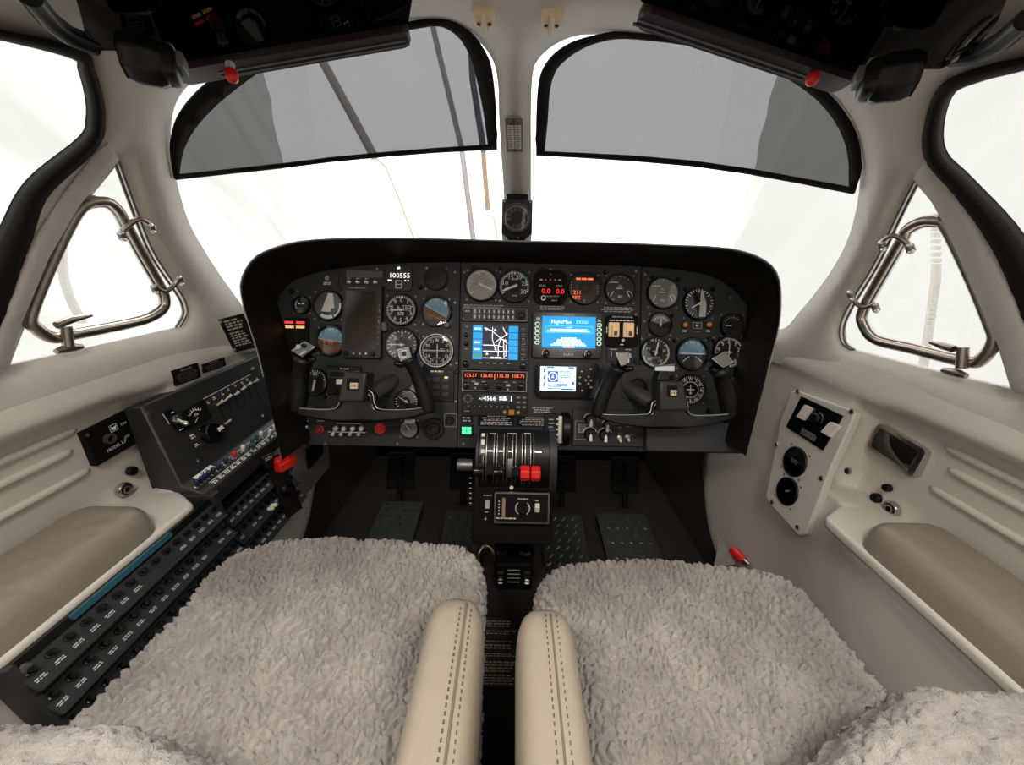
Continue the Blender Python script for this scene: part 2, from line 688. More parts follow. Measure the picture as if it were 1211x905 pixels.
H_WIND_L = smooth_poly([(300, 385), (288, 364), (262, 328), (244, 300), (223, 262), (209, 214), (202, 168), (206, 128), (222, 102), (252, 84), (300, 65), (360, 48), (420, 36), (483, 29), (514, 27), (540, 33), (566, 49), (583, 72), (589, 101), (590, 134), (593, 186), (596, 233), (596, 290), (594, 332), (540, 338), (420, 345), (340, 365)], 4)
H_WIND_R = smooth_poly([(921, 390), (946, 368), (978, 328), (1001, 287), (1013, 245), (1017, 205), (1013, 171), (1000, 140), (973, 109), (934, 83), (896, 69), (818, 53), (740, 43), (699, 41), (676, 44), (653, 55), (637, 70), (630, 88), (628, 134), (628, 180), (628, 229), (628, 290), (629, 332), (690, 338), (790, 348), (870, 372)], 4)
HOLES = [H_SIDE_L, H_SIDE_R, H_VENT_L, H_VENT_R, H_WIND_L, H_WIND_R]


def station(y, zs):
    T, W = np.interp(y, _yy, TS), np.interp(y, _yy, WS)
    out = []
    for z in zs:
        k = max(z - ZB, 0) / (T - ZB)
        out.append((W * max(1 - k ** 3, 0) ** (1 / 3), y, z))
    return out


left_edge = [(-x, y, z) for x, y, z in station(.30, [-.245, -.15, -.05, .05, .15, .22, .28, .31, .33])]
top_edge = [(-.2, .30, .334), (0, .30, .335), (.2, .30, .334)]
right_edge = [(-x, y, z) for x, y, z in reversed(left_edge)]
bot = [(.668, .5, -.245), (.662, .7, -.247), (.655, .80, -.25), (.655, .92, -.27), (.62, 1.0, -.25), (.48, 1.14, -.22), (.25, 1.25, -.2), (0, 1.28, -.2), (-.25, 1.25, -.2), (-.48, 1.14, -.22), (-.62, 1.0, -.25), (-.655, .92, -.27), (-.655, .80, -.25), (-.662, .7, -.247), (-.668, .5, -.245)]
OUTER = densify([proj(p) for p in left_edge + top_edge + right_edge + bot], 14)
dholes = [densify(h, 7) for h in HOLES]
V2, F2 = fill(OUTER, dholes, 11, (-60, -60, 1270, 600))
dist = np.full(len(V2), 1e9)
for h in dholes:
    dist = np.minimum(dist, edge_dist(V2, h))
_, dep = skin(V2)
dm = dist * dep / FPX
off = .026 * (1 - np.exp(-(dm / .022) ** 1.3))
P3, _ = skin(V2, off)
wf = struct(mesh_of('wall_front', P3, orient_in(P3, F2), BEIGE))
# reveals of the window openings: the skin's thickness seen edge-on
for h in dholes:
    A, _ = skin(h)
    side_ = abs(np.mean([p[0] for p in h]) - 605) > 560
    B, _ = skin(h, -.005 if side_ else -.012)
    n = len(h)
    b = MB()
    b.v = [tuple(p) for p in A] + [tuple(p) for p in B]
    b.f = [(i, (i + 1) % n, n + (i + 1) % n, n + i) for i in range(n)]
    b.build('opening_reveal', RUBBER if side_ else BEIGE, wf, smooth=60)
# panes
WIN = []
for i, h in enumerate([H_WIND_L, H_WIND_R, H_SIDE_L, H_SIDE_R]):
    Vg, Fg = fill(densify(h, 18), [], 24)
    Pg, _ = skin(Vg, -.004)
    o = mesh_of('window_%d' % (i + 1), Pg, orient_in(Pg, Fg), GLASS)
    struct(o)
    WIN.append(o)
for w, l in zip(WIN, ['left windshield pane', 'right windshield pane', 'left side window pane in black rubber', 'right side window pane in black rubber']):
    w['label'] = l


def loft(name, rings, material, parent=None, closed=True, smooth=180, M=None, caps=False, **k):
    """skin over rings of equal point counts"""
    b = MB()
    n = len(rings[0])
    for r in rings:
        b.v += [tuple(p) for p in r]
    for j in range(len(rings) - 1):
        for i in range(n if closed else n - 1):
            q = (i + 1) % n
            b.f.append((j * n + i, j * n + q, (j + 1) * n + q, (j + 1) * n + i))
    if caps:
        b.f.append(tuple(range(n)))
        b.f.append(tuple(range((len(rings) - 1) * n, len(rings) * n)))
    return b.build(name, material, parent, M, smooth=smooth, **k)


def offset_poly(poly, d):
    P = np.array(poly)
    t = np.roll(P, -1, 0) - np.roll(P, 1, 0)
    nrm = np.stack([t[:, 1], -t[:, 0]], 1)
    nrm /= np.linalg.norm(nrm, axis=1)[:, None] + 1e-9
    area = np.sum(P[:, 0] * np.roll(P[:, 1], -1) - np.roll(P[:, 0], -1) * P[:, 1])
    return P + nrm * (d if area > 0 else -d)[..., None] if isinstance(d, np.ndarray) else P + nrm * (d if area > 0 else -d)


def var_width(P, pts):
    """rubber width that grows along the photographed outline"""
    return np.array([np.interp(p[1], [40, 75, 150, 215, 280, 400], [11, 16, 20, 29, 40, 60]) for p in P])


# thick black rubber round the side windows
for h, w in ((H_SIDE_L, WIN[2]), (H_SIDE_R, WIN[3])):
    wd_ = var_width(h, None)
    rings = []
    for f, hgt in ((.0, -.003), (.03, .010), (.15, .024), (.5, .034), (.85, .032), (1.0, .022), (1.03, .0)):
        q = offset_poly(h, wd_ * f)
        rings.append(skin(q, hgt)[0])
    loft('rubber_frame', rings, RUBBER, w)

# ---- liner strut between side window and vent window: flat lighter cover strip on the skin
for pts in ([(141, 190), (121, 210), (93, 245), (58, 305), (27, 380), (8, 436), (-28, 446), (-36, 430), (0, 365), (38, 285), (80, 222), (118, 176), (130, 168)],
            [(1080, 212), (1102, 240), (1120, 272), (1148, 338), (1180, 408), (1198, 464), (1236, 474), (1246, 452), (1222, 390), (1190, 325), (1152, 255), (1108, 197), (1096, 186)]):
    q = densify(pts, 10)
    Vg, Fg = fill(q, [], 12)
    d = edge_dist(Vg, q)
    Pg, _ = skin(Vg, .024 + .006 * np.minimum(d / 6, 1))
    struct(mesh_of('trim_1' if pts[0][0] < 600 else 'trim_2', Pg, orient_in(Pg, Fg), GREYPOST))


# ---- side walls below the windows
def sm(a, b, x):
    t = min(max((x - a) / (b - a), 0), 1)
    return t * t * (3 - 2 * t)


def xlow(y):
    return .572 + .062 * sm(.45, .80, y)


def wall_profile(y):
    s = sm(.655, .695, y)
    top = [(.672, -.205), (.663, -.222), (.657, -.238), (.655, -.246), (.657, -.252), (.668, -.262)]
    aft = [(.682, -.27), (.689, -.285), (.691, -.32), (.694, -.36), (.698, -.41), (.700, -.45), (.690, -.462), (.60, -.468), (xlow(y), -.475)]
    zs = [-.270, -.29, -.32, -.36, -.40, -.43, -.445, -.455, -.47]
    f = [(.656 + (xlow(y) - .656) * (-.27 - z) / .23 * .8, z) for z in zs]
    topf = [(.672, -.205), (.663, -.222), (.657, -.238), (.654, -.246), (.653, -.255), (.653, -.263)]
    s0 = sm(.58, .66, y)
    top = [(a[0] + (b[0] - a[0]) * s0, a[1] + (b[1] - a[1]) * s0) for a, b in zip(top, topf)]
    s2 = sm(.555, .60, y)
    mid = [(a[0] + (b[0] - a[0]) * q, a[1] + (b[1] - a[1]) * q) for a, b, q in zip(aft, f, [s] * 6 + [s2] * 3)]
    low = [(xlow(y) + .004 * (1 - s), -.50), (xlow(y), -.58), (xlow(y) - .006, -.70), (xlow(y) - .02, -.91)]
    e = .02 * sm(.8, .95, y) * 0
    return [(x - e, z) for x, z in top + mid + low]


ys = [-1.6, -1.2, -.8, -.4, -.1, .1, .2, .3] + list(np.linspace(.36, .60, 13)) + list(np.linspace(.61, .70, 13)) + list(np.linspace(.72, 1.5, 18))
for sgn, nm in ((-1, 'wall_left'), (1, 'wall_right')):
    rings = [[(sgn * x, y, z) for x, z in wall_profile(y)] for y in ys]
    w = struct(loft(nm, rings, BEIGE, closed=False))
    if sgn < 0:
        WALL_L = w
    else:
        WALL_R = w
    # pressed ribs of the side panel
    for z0, x0, y1 in ((-.292, .6885, .545), (-.322, .690, .53), (-.366, .6935, .545)):
        b = MB()
        b.tube([(sgn * x0, y, z0) for y in (-.4, .1, .3, .5, y1 - .012)] + [(sgn * (x0 + .004), y1, z0 + .0)], [.006, .006, .006, .006, .0055, .003], 10)
        b.build('pressed_rib', BEIGE, w, smooth=180)
    # armrest ledge
    b = MB()
    a = [(sgn * .702, -.5), (sgn * .56, -.5), (sgn * .56, .560), (sgn * .566, .568), (sgn * .66, .630), (sgn * .702, .648)]
    if sgn > 0:
        a = a[::-1]
    b.prism(a, -.466, -.447)
    b.build('armrest_ledge', BEIGE2, w, bevel=.006, seg=3, smooth=40)

# ---- brown carpet low on the footwell walls; its upper part stands in for shade
for sgn, nm in ((-1, 'trim_3'), (1, 'trim_4')):
    q = smooth_poly([(1.10, -.45), (1.09, -.60), (1.05, -.70), (.97, -.79), (.88, -.84), (.82, -.895)], 4, False) + [(1.49, -.895), (1.49, -.45)]
    Vg, Fg = fill(densify(q, .03), [], .05)
    V3 = [(sgn * (xlow(y) - .02 * sm(-.70, -.91, z) - .012 - .006 * sm(-.58, -.70, z)), y, z) for y, z in Vg]
    struct(mesh_of(nm, V3, orient_in(V3, Fg), CARPET))

# ---- floor, cabin behind, nose bulkhead
b = MB()
b.box(0, -.1, -.915, 1.5, 3.4, .03)
FLOOR = struct(b.build('floor', CARPET))
b = MB()
b.box(0, 1.50, -.55, 1.3, .02, .75)
struct(b.build('wall_nose', MATTE))
b = MB()
b.box(0, -1.62, -.3, 1.5, .03, 1.3)
struct(b.build('wall_back', BEIGE))
# cabin skin behind the pilots with two round-cornered windows a side
th = np.linspace(0, PI, 41)
rings = []
for y in (.31, .1, -.1, -.4, -.8, -1.2, -1.62):
    ring = []
    for t in th:
        c, s = math.cos(t), math.sin(t)
        e = 2 / 3
        ring.append((.69 * math.copysign(abs(c) ** e, c), y, ZB + (.335 - ZB) * abs(s) ** e))
    rings.append(ring)
b = MB()
n = len(th)
for r in rings:
    b.v += r
for j in range(len(rings) - 1):
    for i in range(n - 1):
        z = (rings[j][i][2] + rings[j][i + 1][2]) / 2
        if j in (1, 3, 4) and -.17 < z < .20:
            continue
        b.f.append((j * n + i, (j + 1) * n + i, (j + 1) * n + i + 1, j * n + i + 1))
struct(b.build('ceiling', BEIGE, smooth=180))

# ---- the white fabric cover tent outside
tent_m = bpy.data.materials.new('white_tent_fabric')
tent_m.use_nodes = True
nt = tent_m.node_tree
nt.nodes.remove(nt.nodes['Principled BSDF'])
tl = nt.nodes.new('ShaderNodeBsdfTranslucent')
tl.inputs[0].default_value = (.93, .93, .92, 1)
df = nt.nodes.new('ShaderNodeBsdfDiffuse')
df.inputs[0].default_value = (.93, .93, .92, 1)
mx = nt.nodes.new('ShaderNodeMixShader')
mx.inputs[0].default_value = .25
nt.links.new(tl.outputs[0], mx.inputs[1])
nt.links.new(df.outputs[0], mx.inputs[2])
nt.links.new(mx.outputs[0], nt.nodes['Material Output'].inputs[0])
MATS['tent'] = tent_m
tent_side = tent_m.copy()  # same fabric in a darker colour, so the sides look less brightly lit
tent_side.name = 'dimmed_tent_fabric'
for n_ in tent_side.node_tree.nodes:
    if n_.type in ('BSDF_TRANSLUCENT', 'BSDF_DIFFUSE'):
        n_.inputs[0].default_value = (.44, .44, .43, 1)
tent = thing('fabric_tent', 'white fabric tent hung with folds all round outside the windows', 'tent', Matrix.Translation((0, 1.5, -1.5)))


def cloth(f, nu, nv, name, parent, m=None):
    b = MB()
    for j in range(nv + 1):
        for i in range(nu + 1):
            b.v.append(f(i / nu, j / nv))
    for j in range(nv):
        for i in range(nu):
            k = j * (nu + 1) + i
            b.f.append((k, k + 1, k + nu + 2, k + nu + 1))
    o = b.build(name, m or tent_m, parent, smooth=180)
    o.matrix_parent_inverse = parent.matrix_world.inverted()
    return o


def fold(a, b_):
    return .09 * noise.noise((a * 1.6 + b_ * .9, b_ * .7, 3.1)) + .022 * noise.noise((a * 5 + b_ * 4, b_ * 2.5, 9.7))


for sgn in (-1, 1):
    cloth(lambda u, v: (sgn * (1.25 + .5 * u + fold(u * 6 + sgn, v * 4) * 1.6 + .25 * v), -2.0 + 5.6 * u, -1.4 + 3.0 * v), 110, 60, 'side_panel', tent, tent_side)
cloth(lambda u, v: (-1.6 + 3.2 * u, 3.5 + fold(u * 5, v * 4), -1.4 + 3.0 * v), 50, 40, 'front_panel', tent)
cloth(lambda u, v: (-1.8 + 3.6 * u, -2.0 + 5.6 * v, 1.62 + fold(u * 5, v * 6) + .3 * (1 - abs(2 * u - 1))), 40, 50, 'roof_panel', tent)

# aluminium poles and hanging cord of the tent, seen through the left windshield
POLE = mat('pole_metal', (.33, .30, .30), .45, .3)


def pole(label, pts, t, r, m, nm='tent_pole', cat='pole', grp=None):
    b = MB()
    b.tube([at(u, v, t=t) for u, v in pts], r, 10)
    o = b.build(nm, m, smooth=60)
    return tag(o, label, cat, grp)


pole('thick grey tent pole slanting beyond the left windshield', [(360, 20), (380, 70), (410, 125), (443, 186)], 2.4, .027, POLE)
pole('second grey tent pole, nearer the centre post', [(503, -10), (516, 50), (530, 108), (546, 176), (560, 285)], 2.4, .018, POLE)
pole('thin pale tent pole low in the left windshield', [(443, 186), (456, 197), (474, 240), (490, 284)], 2.4, .006, mat('pale_pole', (.45, .42, .33), .5))
pole('dark hanging strap just left of the centre post', [(557, 55), (559, 95), (566, 140), (572, 178)], 2.2, .019, mat('dark_strap', (.10, .10, .13), .6), 'tent_strap', 'strap')
pole('tan beaded cord hanging left of the compass', [(571, 170), (573, 200), (577, 248)], 2.4, .016, mat('tan_cord', (.36, .24, .16), .7), 'hanging_string', 'string')
pole('short white cord end close to the compass', [(584, 255), (588, 282)], 2.4, .009, mat('pale_cord', (.6, .56, .5), .7), 'hanging_string', 'string')


def zipper(label, pts, t):
    b = MB()
    P = [at(u, v, t=t) for u, v in smooth_poly(pts, 10, False)]
    for i, p in enumerate(P):
        b.M = Matrix.Translation(p)
        b.box(0, 0, 0, .018, .01, .011)
    o = b.build('fabric_zipper', mat('grey_zip', (.55, .53, .5), .6))
    tag(o, label, 'zipper')


zipper('grey zipper of the tent behind the left vent window', [(74, 285), (75, 325), (84, 355), (97, 380)], 1.05)
zipper('grey zipper of the tent behind the right vent window', [(1106, 255), (1107, 320), (1104, 350), (1097, 400), (1092, 432)], 1.05)

# ================================================================== GLARESHIELD AND PANEL
DP = .90
K = DP / FPX
PF = Frame(FWD * DP, RGT, UPV)          # the instrument panel leans 20 degrees forward
INNER = [(345, 532), (335, 480), (328, 420), (327, 385), (331, 360), (343, 340), (370, 327), (420, 318), (480, 314), (545, 313), (620, 314), (700, 316), (760, 318), (810, 323), (845, 332), (872, 352), (888, 380), (893, 410), (892, 450), (884, 532)]
OUTR = [(334, 545), (326, 510), (317, 470), (307, 425), (297, 392), (289, 366), (285, 345), (286, 330), (297, 310), (312, 299), (338, 290), (367, 285), (410, 283), (500, 283), (610, 286), (720, 288), (794, 291), (844, 293), (877, 298), (903, 308), (918, 323), (923, 346), (921, 385), (909, 435), (896, 485), (882, 540)]


def resample(p, n):
    p = np.array(smooth_poly(p, 6, False))
    s = np.concatenate([[0], np.cumsum(np.linalg.norm(np.diff(p, axis=0), axis=1))])
    q = np.linspace(0, s[-1], n)
    return np.stack([np.interp(q, s, p[:, 0]), np.interp(q, s, p[:, 1])], 1)


NI = 110
pin, pout = resample(INNER, NI), resample(OUTR, NI)
R_in, R_out = rays(pin), rays(pout)
rings = [R_in * .915]
for f, t in ((.25, .895), (.55, .86), (.80, .825), (.93, .800), (.985, .79)):
    q = pin + (pout - pin) * f
    rings.append(rays(q) * t)
lip = R_out * .796
rings.append(lip)
for dy, kx in ((.012, 1.0), (.08, .995), (.18, .98), (.30, .93), (.45, .72), (.58, .42)):
    r = lip.copy()
    r[:, 1] += dy
    r[:, 0] *= kx
    if dy > .02:
        r[:, 2] -= .004 + .05 * (dy - .05) + (.25 * (dy - .30) if dy > .3 else 0)
    rings.append(r)
hood = loft('glareshield', rings, HOOD, closed=False)
tag(hood, 'black padded hood arching over the whole instrument panel', 'glareshield')
b = MB()
b.tube([Vector(p) * .999 + Vector((0, 0, .0012)) for p in lip[10:NI - 10]], .0016, 6)
b.build('lip_highlight', mat('grey_highlight', (.36, .33, .31), .35), hood, smooth=180)  # pale tube stands in for the highlight along the hood lip

panel = thing('instrument_panel', 'dark charcoal instrument panel in three screwed sections under the hood', 'panel', PF.M)
loc_in = [PF.hit(u, v) for u, v in np.array(INNER)]
cx_ = [(-1) * 0]
s1, s2 = PF.hit(543, 400)[0], PF.hit(757, 400)[0]
yb = PF.hit(605, 531)[1]
arc_pts = [(x * 1.012, y * 1.02 if y > 0 else y) for x, y in [PF.hit(u, v) for u, v in smooth_poly(INNER, 5, False)][5:-5]]


def top_at(x):
    a = np.array(arc_pts)
    up = a[a[:, 1] > .05]
    return float(np.interp(x, up[:, 0], up[:, 1]))


g_ = .0008
Lp = [(x, y) for x, y in arc_pts if x < s1] + [(s1 - g_, top_at(s1)), (s1 - g_, yb), (loc_in[0][0], yb)]
Cp = [(s1 + g_, yb)] + [(s1 + g_, top_at(s1))] + [(x, y) for x, y in arc_pts if s1 < x < s2 and y > 0] + [(s2 - g_, top_at(s2)), (s2 - g_, yb)]
Rp = [(s2 + g_, yb), (s2 + g_, top_at(s2))] + [(x, y) for x, y in arc_pts if x > s2] + [(loc_in[-1][0], yb)]
for P_ in (Lp, Cp, Rp):
    b = MB()
    b.prism(P_[::-1], -.010, 0)
    b.build('panel_section', PANEL, panel, bevel=.0008, seg=1)


b = MB()
b.prism(([(x * .985, y * .985) for x, y in arc_pts] + [(loc_in[-1][0], yb + .004), (loc_in[0][0], yb + .004)])[::-1], -.018, -.0102)
b.build('backing_board', MATTE, panel)


def screws(fr, parent, pts, r=.003, material=None, h0=0., name='screw'):
    me = None
    for x, y in pts:
        if me is None:
            b = MB()
            b.lathe(0, 0, [(0, 0), (r, 0), (r * .85, r * .5), (0, r * .6)], 8)
            o = b.build(name, material or GREYMETAL, parent, Matrix.Translation((x, y, h0)), smooth=40)
            me = o.data
        else:
            o = bpy.data.objects.new(name, me)
            COL.objects.link(o)
            o.parent = parent
            o.matrix_local = Matrix.Translation((x, y, h0))


screws(PF, panel, [PF.hit(u, v) for u, v in ((352, 345), (538, 322), (538, 358), (540, 430), (539, 475), (549, 322), (651, 319), (752, 321), (763, 325), (762, 380), (752, 372), (863, 352), (760, 440), (885, 430), (350, 500), (880, 515), (548, 525), (660, 526), (385, 525), (470, 525), (446, 318), (505, 317))], .0035)

GIDX = [0]


def gauge(u, v, d, label, face=None, marks=None, needles=(), num=None, square=False, extra=None, scr=True, name='round_gauge', bez=None, dome=0., glass=None, cat='gauge', fr=None, k=None, grp=None, knob=None):
    fr = fr or PF
    k = k or K
    R = d / 2 * k
    t = thing(name, label, cat, fr.at(u, v), grp or ('round instruments of the cockpit' if cat == 'gauge' else None))
    b = MB()
    if square:
        b.prism(rr(0, 0, 2.06 * R, 2.06 * R, R * .45, 3), 0, .0007)
    b.lathe(0, 0, [(R * 1.0, 0), (R * 1.0, .006), (R * .95, .009), (R * .90, .009), (R * .875, .0045), (R * .875, .002)], 36)
    b.build('bezel', bez or BLACK, t, smooth=35)
    b = MB()
    b.cyl(0, 0, R * .88, .0008, .0022, 36)
    b.build('dial_face', face or DIAL, t, smooth=35)
    if marks:
        b = MB()
        marks(b, R)
        b.build('dial_markings', WHITE, t)
    for a, l, w, m_ in needles:
        b = MB()
        a = math.radians(a)
        dx, dy = math.sin(a), math.cos(a)
        b.add([(-w * dy * R * .5 - dx * R * .18, w * dx * R * .5 - dy * R * .18, .0046), (w * dy * R * .5 - dx * R * .18, -w * dx * R * .5 - dy * R * .18, .0046),
               (w * dy * R * .5 + dx * R * l * .75, -w * dx * R * .5 + dy * R * l * .75, .0046), (dx * R * l, dy * R * l, .0046), (-w * dy * R * .5 + dx * R * l * .75, w * dx * R * .5 + dy * R * l * .75, .0046)], [(0, 1, 2, 3, 4)])
        b.cyl(0, 0, R * .08, .003, .0054, 10)
        b.build('needle', m_, t)
    if extra:
        extra(t, R)
    b = MB()
    b.lathe(0, 0, [(0, .0075 + dome), (R * .35, .0075 + dome * .87), (R * .65, .0075 + dome * .55), (R * .9, .0075)], 32)
    b.build('glass', glass or DIALGLASS, t, smooth=180)
    if scr:
        q = R * .80 if square else R * .86
        screws(fr, t, [(sx * q, sy * q) for sx in (-1, 1) for sy in (-1, 1)], .0026, GREYMETAL, .0007 if square else 0.)
    if knob:
        b = MB()
        b.cyl(knob[0] * R, knob[1] * R, R * .18, .002, .012, 14, bev=.001)
        b.build('adjust_knob', mat('grey_knob', (.10, .10, .10), .4), t, smooth=40)
    return t


def dial(nums, a0, a1, n, major, size=.2, tr=.62, units=None, w=.035):
    def f(b, R):
        b.ticks(0, 0, R * .75, R * .86, R * w * 1.35, n, .0026, a0, a1, major)
        for i, s in enumerate(nums):
            a = math.radians(90 - (a0 + (a1 - a0) * i / max(1, len(nums) - (0 if a1 - a0 == 360 else 1))))
            b.text(s, R * tr * math.cos(a), R * tr * math.sin(a), R * size * 1.18, .0026)
        if units:
            for s, x, y, h in units:
                b.text(s, R * x, R * y, R * h, .0026)
    return f


# ---- left section
def alt_x(t, R):
    b = MB()
    b.text('9', -.18 * R, .13 * R, .24 * R, .0027)
    b.text('100', .30 * R, .13 * R, .2 * R, .0027)
    b.outline(.33 * R, .13 * R, .55 * R, .3 * R, .02 * R, .0027)
    b.scribble(0, -.22 * R, .5 * R, .22 * R, 2, .0027, centre=True)
    b.build('readout', WHITE, t)


gauge(474.5, 367, 39, 'black altimeter dial with ten numerals right of the tall dark display', marks=dial(list('0123456789'), 0, 360, 50, 5, .2, .6), needles=((-92, .72, .09, WHITE),), extra=alt_x, name='altimeter', knob=(-.95, -.95))
gauge(475.5, 408, 40, 'dark vertical speed dial half behind the left yoke horn', face=mat('dark_dial', (.03, .03, .03), .4), marks=dial(['1', '2', '4', '', '4', '2', '1', '0'], -45, 315, 24, 3, .18, .62, (('UP', -.4, .35, .1),)), needles=((-90, .78, .06, WHITE),), name='speed_gauge', knob=(-.98, .92))


def horizon(sky, brown, tilt=0., frac=0.):
    def f(t, R):
        r = R * .80
        c = math.radians(tilt)
        for nm, m, a0, a1 in (('sky_half', sky, 0, 180), ('ground_half', brown, 180, 360)):
            b = MB()
            b.M = Matrix.Rotation(c, 4, 'Z')
            P = [(r * math.cos(math.radians(a0 + (a1 - a0) * i / 16)), r * math.sin(math.radians(a0 + (a1 - a0) * i / 16))) for i in range(17)]
            b.poly([(x, y) for x, y in P], .003)
            b.build(nm, m, t)
        b = MB()
        b.rect(0, 0, r * 1.9, R * .03, .0034, c)
        for i in (-60, -30, -10, 0, 10, 30, 60):
            a = math.radians(90 + i)
            b.rect(R * .70 * math.cos(a), R * .70 * math.sin(a), R * .16, R * .035, .0034, a)
        b.build('horizon_marks', WHITE, t)
    return f


def wings(t, R):
    b = MB()
    b.rect(-.28 * R, -.06 * R, .42 * R, .07 * R, .0042)
    b.rect(.28 * R, -.06 * R, .42 * R, .07 * R, .0042)
    b.rect(0, -.06 * R, .1 * R, .1 * R, .0042)
    b.rect(-.1 * R, -.16 * R, .07 * R, .16 * R, .0042)
    b.rect(.1 * R, -.16 * R, .07 * R, .16 * R, .0042)
    b.build('aircraft_symbol', ORANGE, t)


gauge(516, 368.5, 38, 'square attitude indicator with tilted blue and tan ball above the white ringed compass', square=True, extra=lambda t, R: (horizon(SKYBLUE, BROWN, -28)(t, R), MB().tube([(-.55 * R, -.2 * R, .004), (-.1 * R, -.3 * R, .004), (.45 * R, -.62 * R, .004)], .02 * R, 6).build('bank_wire', ORANGE, t),
      MB().prism([(-.75 * R, -.95 * R), (.75 * R, -.95 * R), (.6 * R, -.55 * R), (-.6 * R, -.5 * R)], .003, .006).build('lower_mask', BLACK, t), MB().poly([(.42 * R, .48 * R), (.72 * R, .36 * R), (.62 * R, .70 * R)], .0045).build('flag', WHITE, t)), name='attitude_indicator', knob=(.7, -.85))
gauge(392, 403, 38, 'square attitude indicator with pale blue and brown ball under the polished gauge', square=True, extra=lambda t, R: (horizon(SKYBLUE, BROWN, -8)(t, R), wings(t, R)), name='attitude_indicator')


def hsi(t, R):
    b = MB()
    b.rect(0, 0, R * .95, R * .05, .0036)
    b.rect(.02 * R, 0, R * .05, R * .75, .0036)
    b.scribble(.32 * R, .1 * R, .3 * R, .08 * R, 1, .0036)
    b.rect(0, -.42 * R, .4 * R, .04 * R, .0036)
    b.poly([(-.07 * R, .55 * R), (.07 * R, .55 * R), (0, .68 * R)], .0036)
    b.build('course_bars', WHITE, t)
    b = MB()
    b.lathe(0, 0, [(R * .955, .0086), (R * .955, .0096), (R * .905, .0096), (R * .905, .0086)], 40)
    b.build('white_ring', WHITE, t, label='thin white ring', smooth=30)


gauge(517, 415, 41, 'large black compass dial with white ring and crossed bars', square=True, marks=dial(['N', '3', '6', 'E', '12', '15', 'S', '21', '24', 'W', '30', '33'], 0, 360, 72, 6, .15, .62, w=.02), extra=hsi, name='heading_indicator', knob=(-.88, -.82))
POLISH = mat('polished_dome', (.75, .74, .70), .06, 1., grain=.02)
_t = gauge(388.7, 361.7, 37, 'bright mirror-like round gauge left of the tall dark display', face=mat('olive_face', (.055, .052, .038), .3), marks=lambda b, R: (b.arc(0, 0, .62 * R, .84 * R, 232, 292, .0026, 14), b.arc(0, 0, .70 * R, .84 * R, 300, 372, .0026, 14)), name='mirror_gauge', glass=clear_mat('dome_glass', (.96, .96, .95), .02, 1.5))  # the pale arcs and the white shape are window reflections painted on the dial
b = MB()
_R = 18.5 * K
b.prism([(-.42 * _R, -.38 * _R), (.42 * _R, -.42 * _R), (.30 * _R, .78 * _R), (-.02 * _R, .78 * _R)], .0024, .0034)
b.build('painted_reflection', WHITE, _t, label='white slanted window reflection painted on the dial')
b = MB()
b.rrect(.35 * _R, -.35 * _R, .3 * _R, .36 * _R, .1 * _R, .0035, .0045)
b.build('flag', BLACK, _t)
gauge(357.3, 361, 22, 'small black gauge in the upper left corner of the panel', marks=lambda b, R: (b.scribble(0, .15 * R, R, .3 * R, 1, .0026, centre=True), b.arc(0, 0, .62 * R, .68 * R, 140, 220, .0026)), name='small_gauge')
gauge(373, 452, 33, 'black gauge half hidden behind the left grip of the left yoke', marks=dial(['40', '60', '80', '', ''], -120, 120, 20, 4, .2, .6), needles=((190, .7, .14, WHITE),), name='round_gauge')
gauge(481, 475, 30, 'black gauge behind the right arm of the left yoke', marks=dial([], -120, 120, 16, 4), needles=((-60, .7, .06, WHITE),), name='round_gauge')
gauge(484, 507, 23, 'small grey gauge with a white flag under the left yoke', face=GREYDIAL, marks=dial([], -100, 100, 12, 3), needles=((-40, .7, .1, WHITE),), name='small_gauge', extra=lambda t, R: MB().box(.15 * R, .78 * R, .0085, 1.1 * R, .34 * R, .001).build('white_flag', WHITE, t))
gauge(516, 330, 28, 'blank round cover plate right of the lit white digits', face=mat('dark_mesh', (.022, .021, .020), .7, grain=.4, scale=900), name='cover_plate', cat='cover plate', bez=PANEL)


def ring_knob(u, v, d, label, name='air_vent', m=BLACK, m2=GREYMETAL, h=.012, cat='vent', fr=None, grp=None):
    fr = fr or PF
    t = thing(name, label, cat, fr.at(u, v), grp)
    R = d / 2 * K
    b = MB()
    b.lathe(0, 0, [(R, 0), (R, h * .4), (R * .93, h * .55), (R * .80, h * .55), (R * .76, h * .1)], 28)
    for i in range(20):
        a = 2 * PI * i / 20
        b.box(R * 1.0 * math.cos(a), R * math.sin(a), h * .25, R * .1, R * .12, h * .5, a)
    b.build('rim', m, t, smooth=35)
    b = MB()
    b.lathe(0, 0, [(R * .6, 0), (R * .6, h * .5), (R * .52, h * .7), (R * .30, h * .7), (R * .26, h * .35), (0, h * .3)], 24)
    b.build('hub', m2, t, smooth=35)
    return t


ring_knob(513, 507, 25, 'ribbed black round vent left of the green lit square', m2=BLACK)

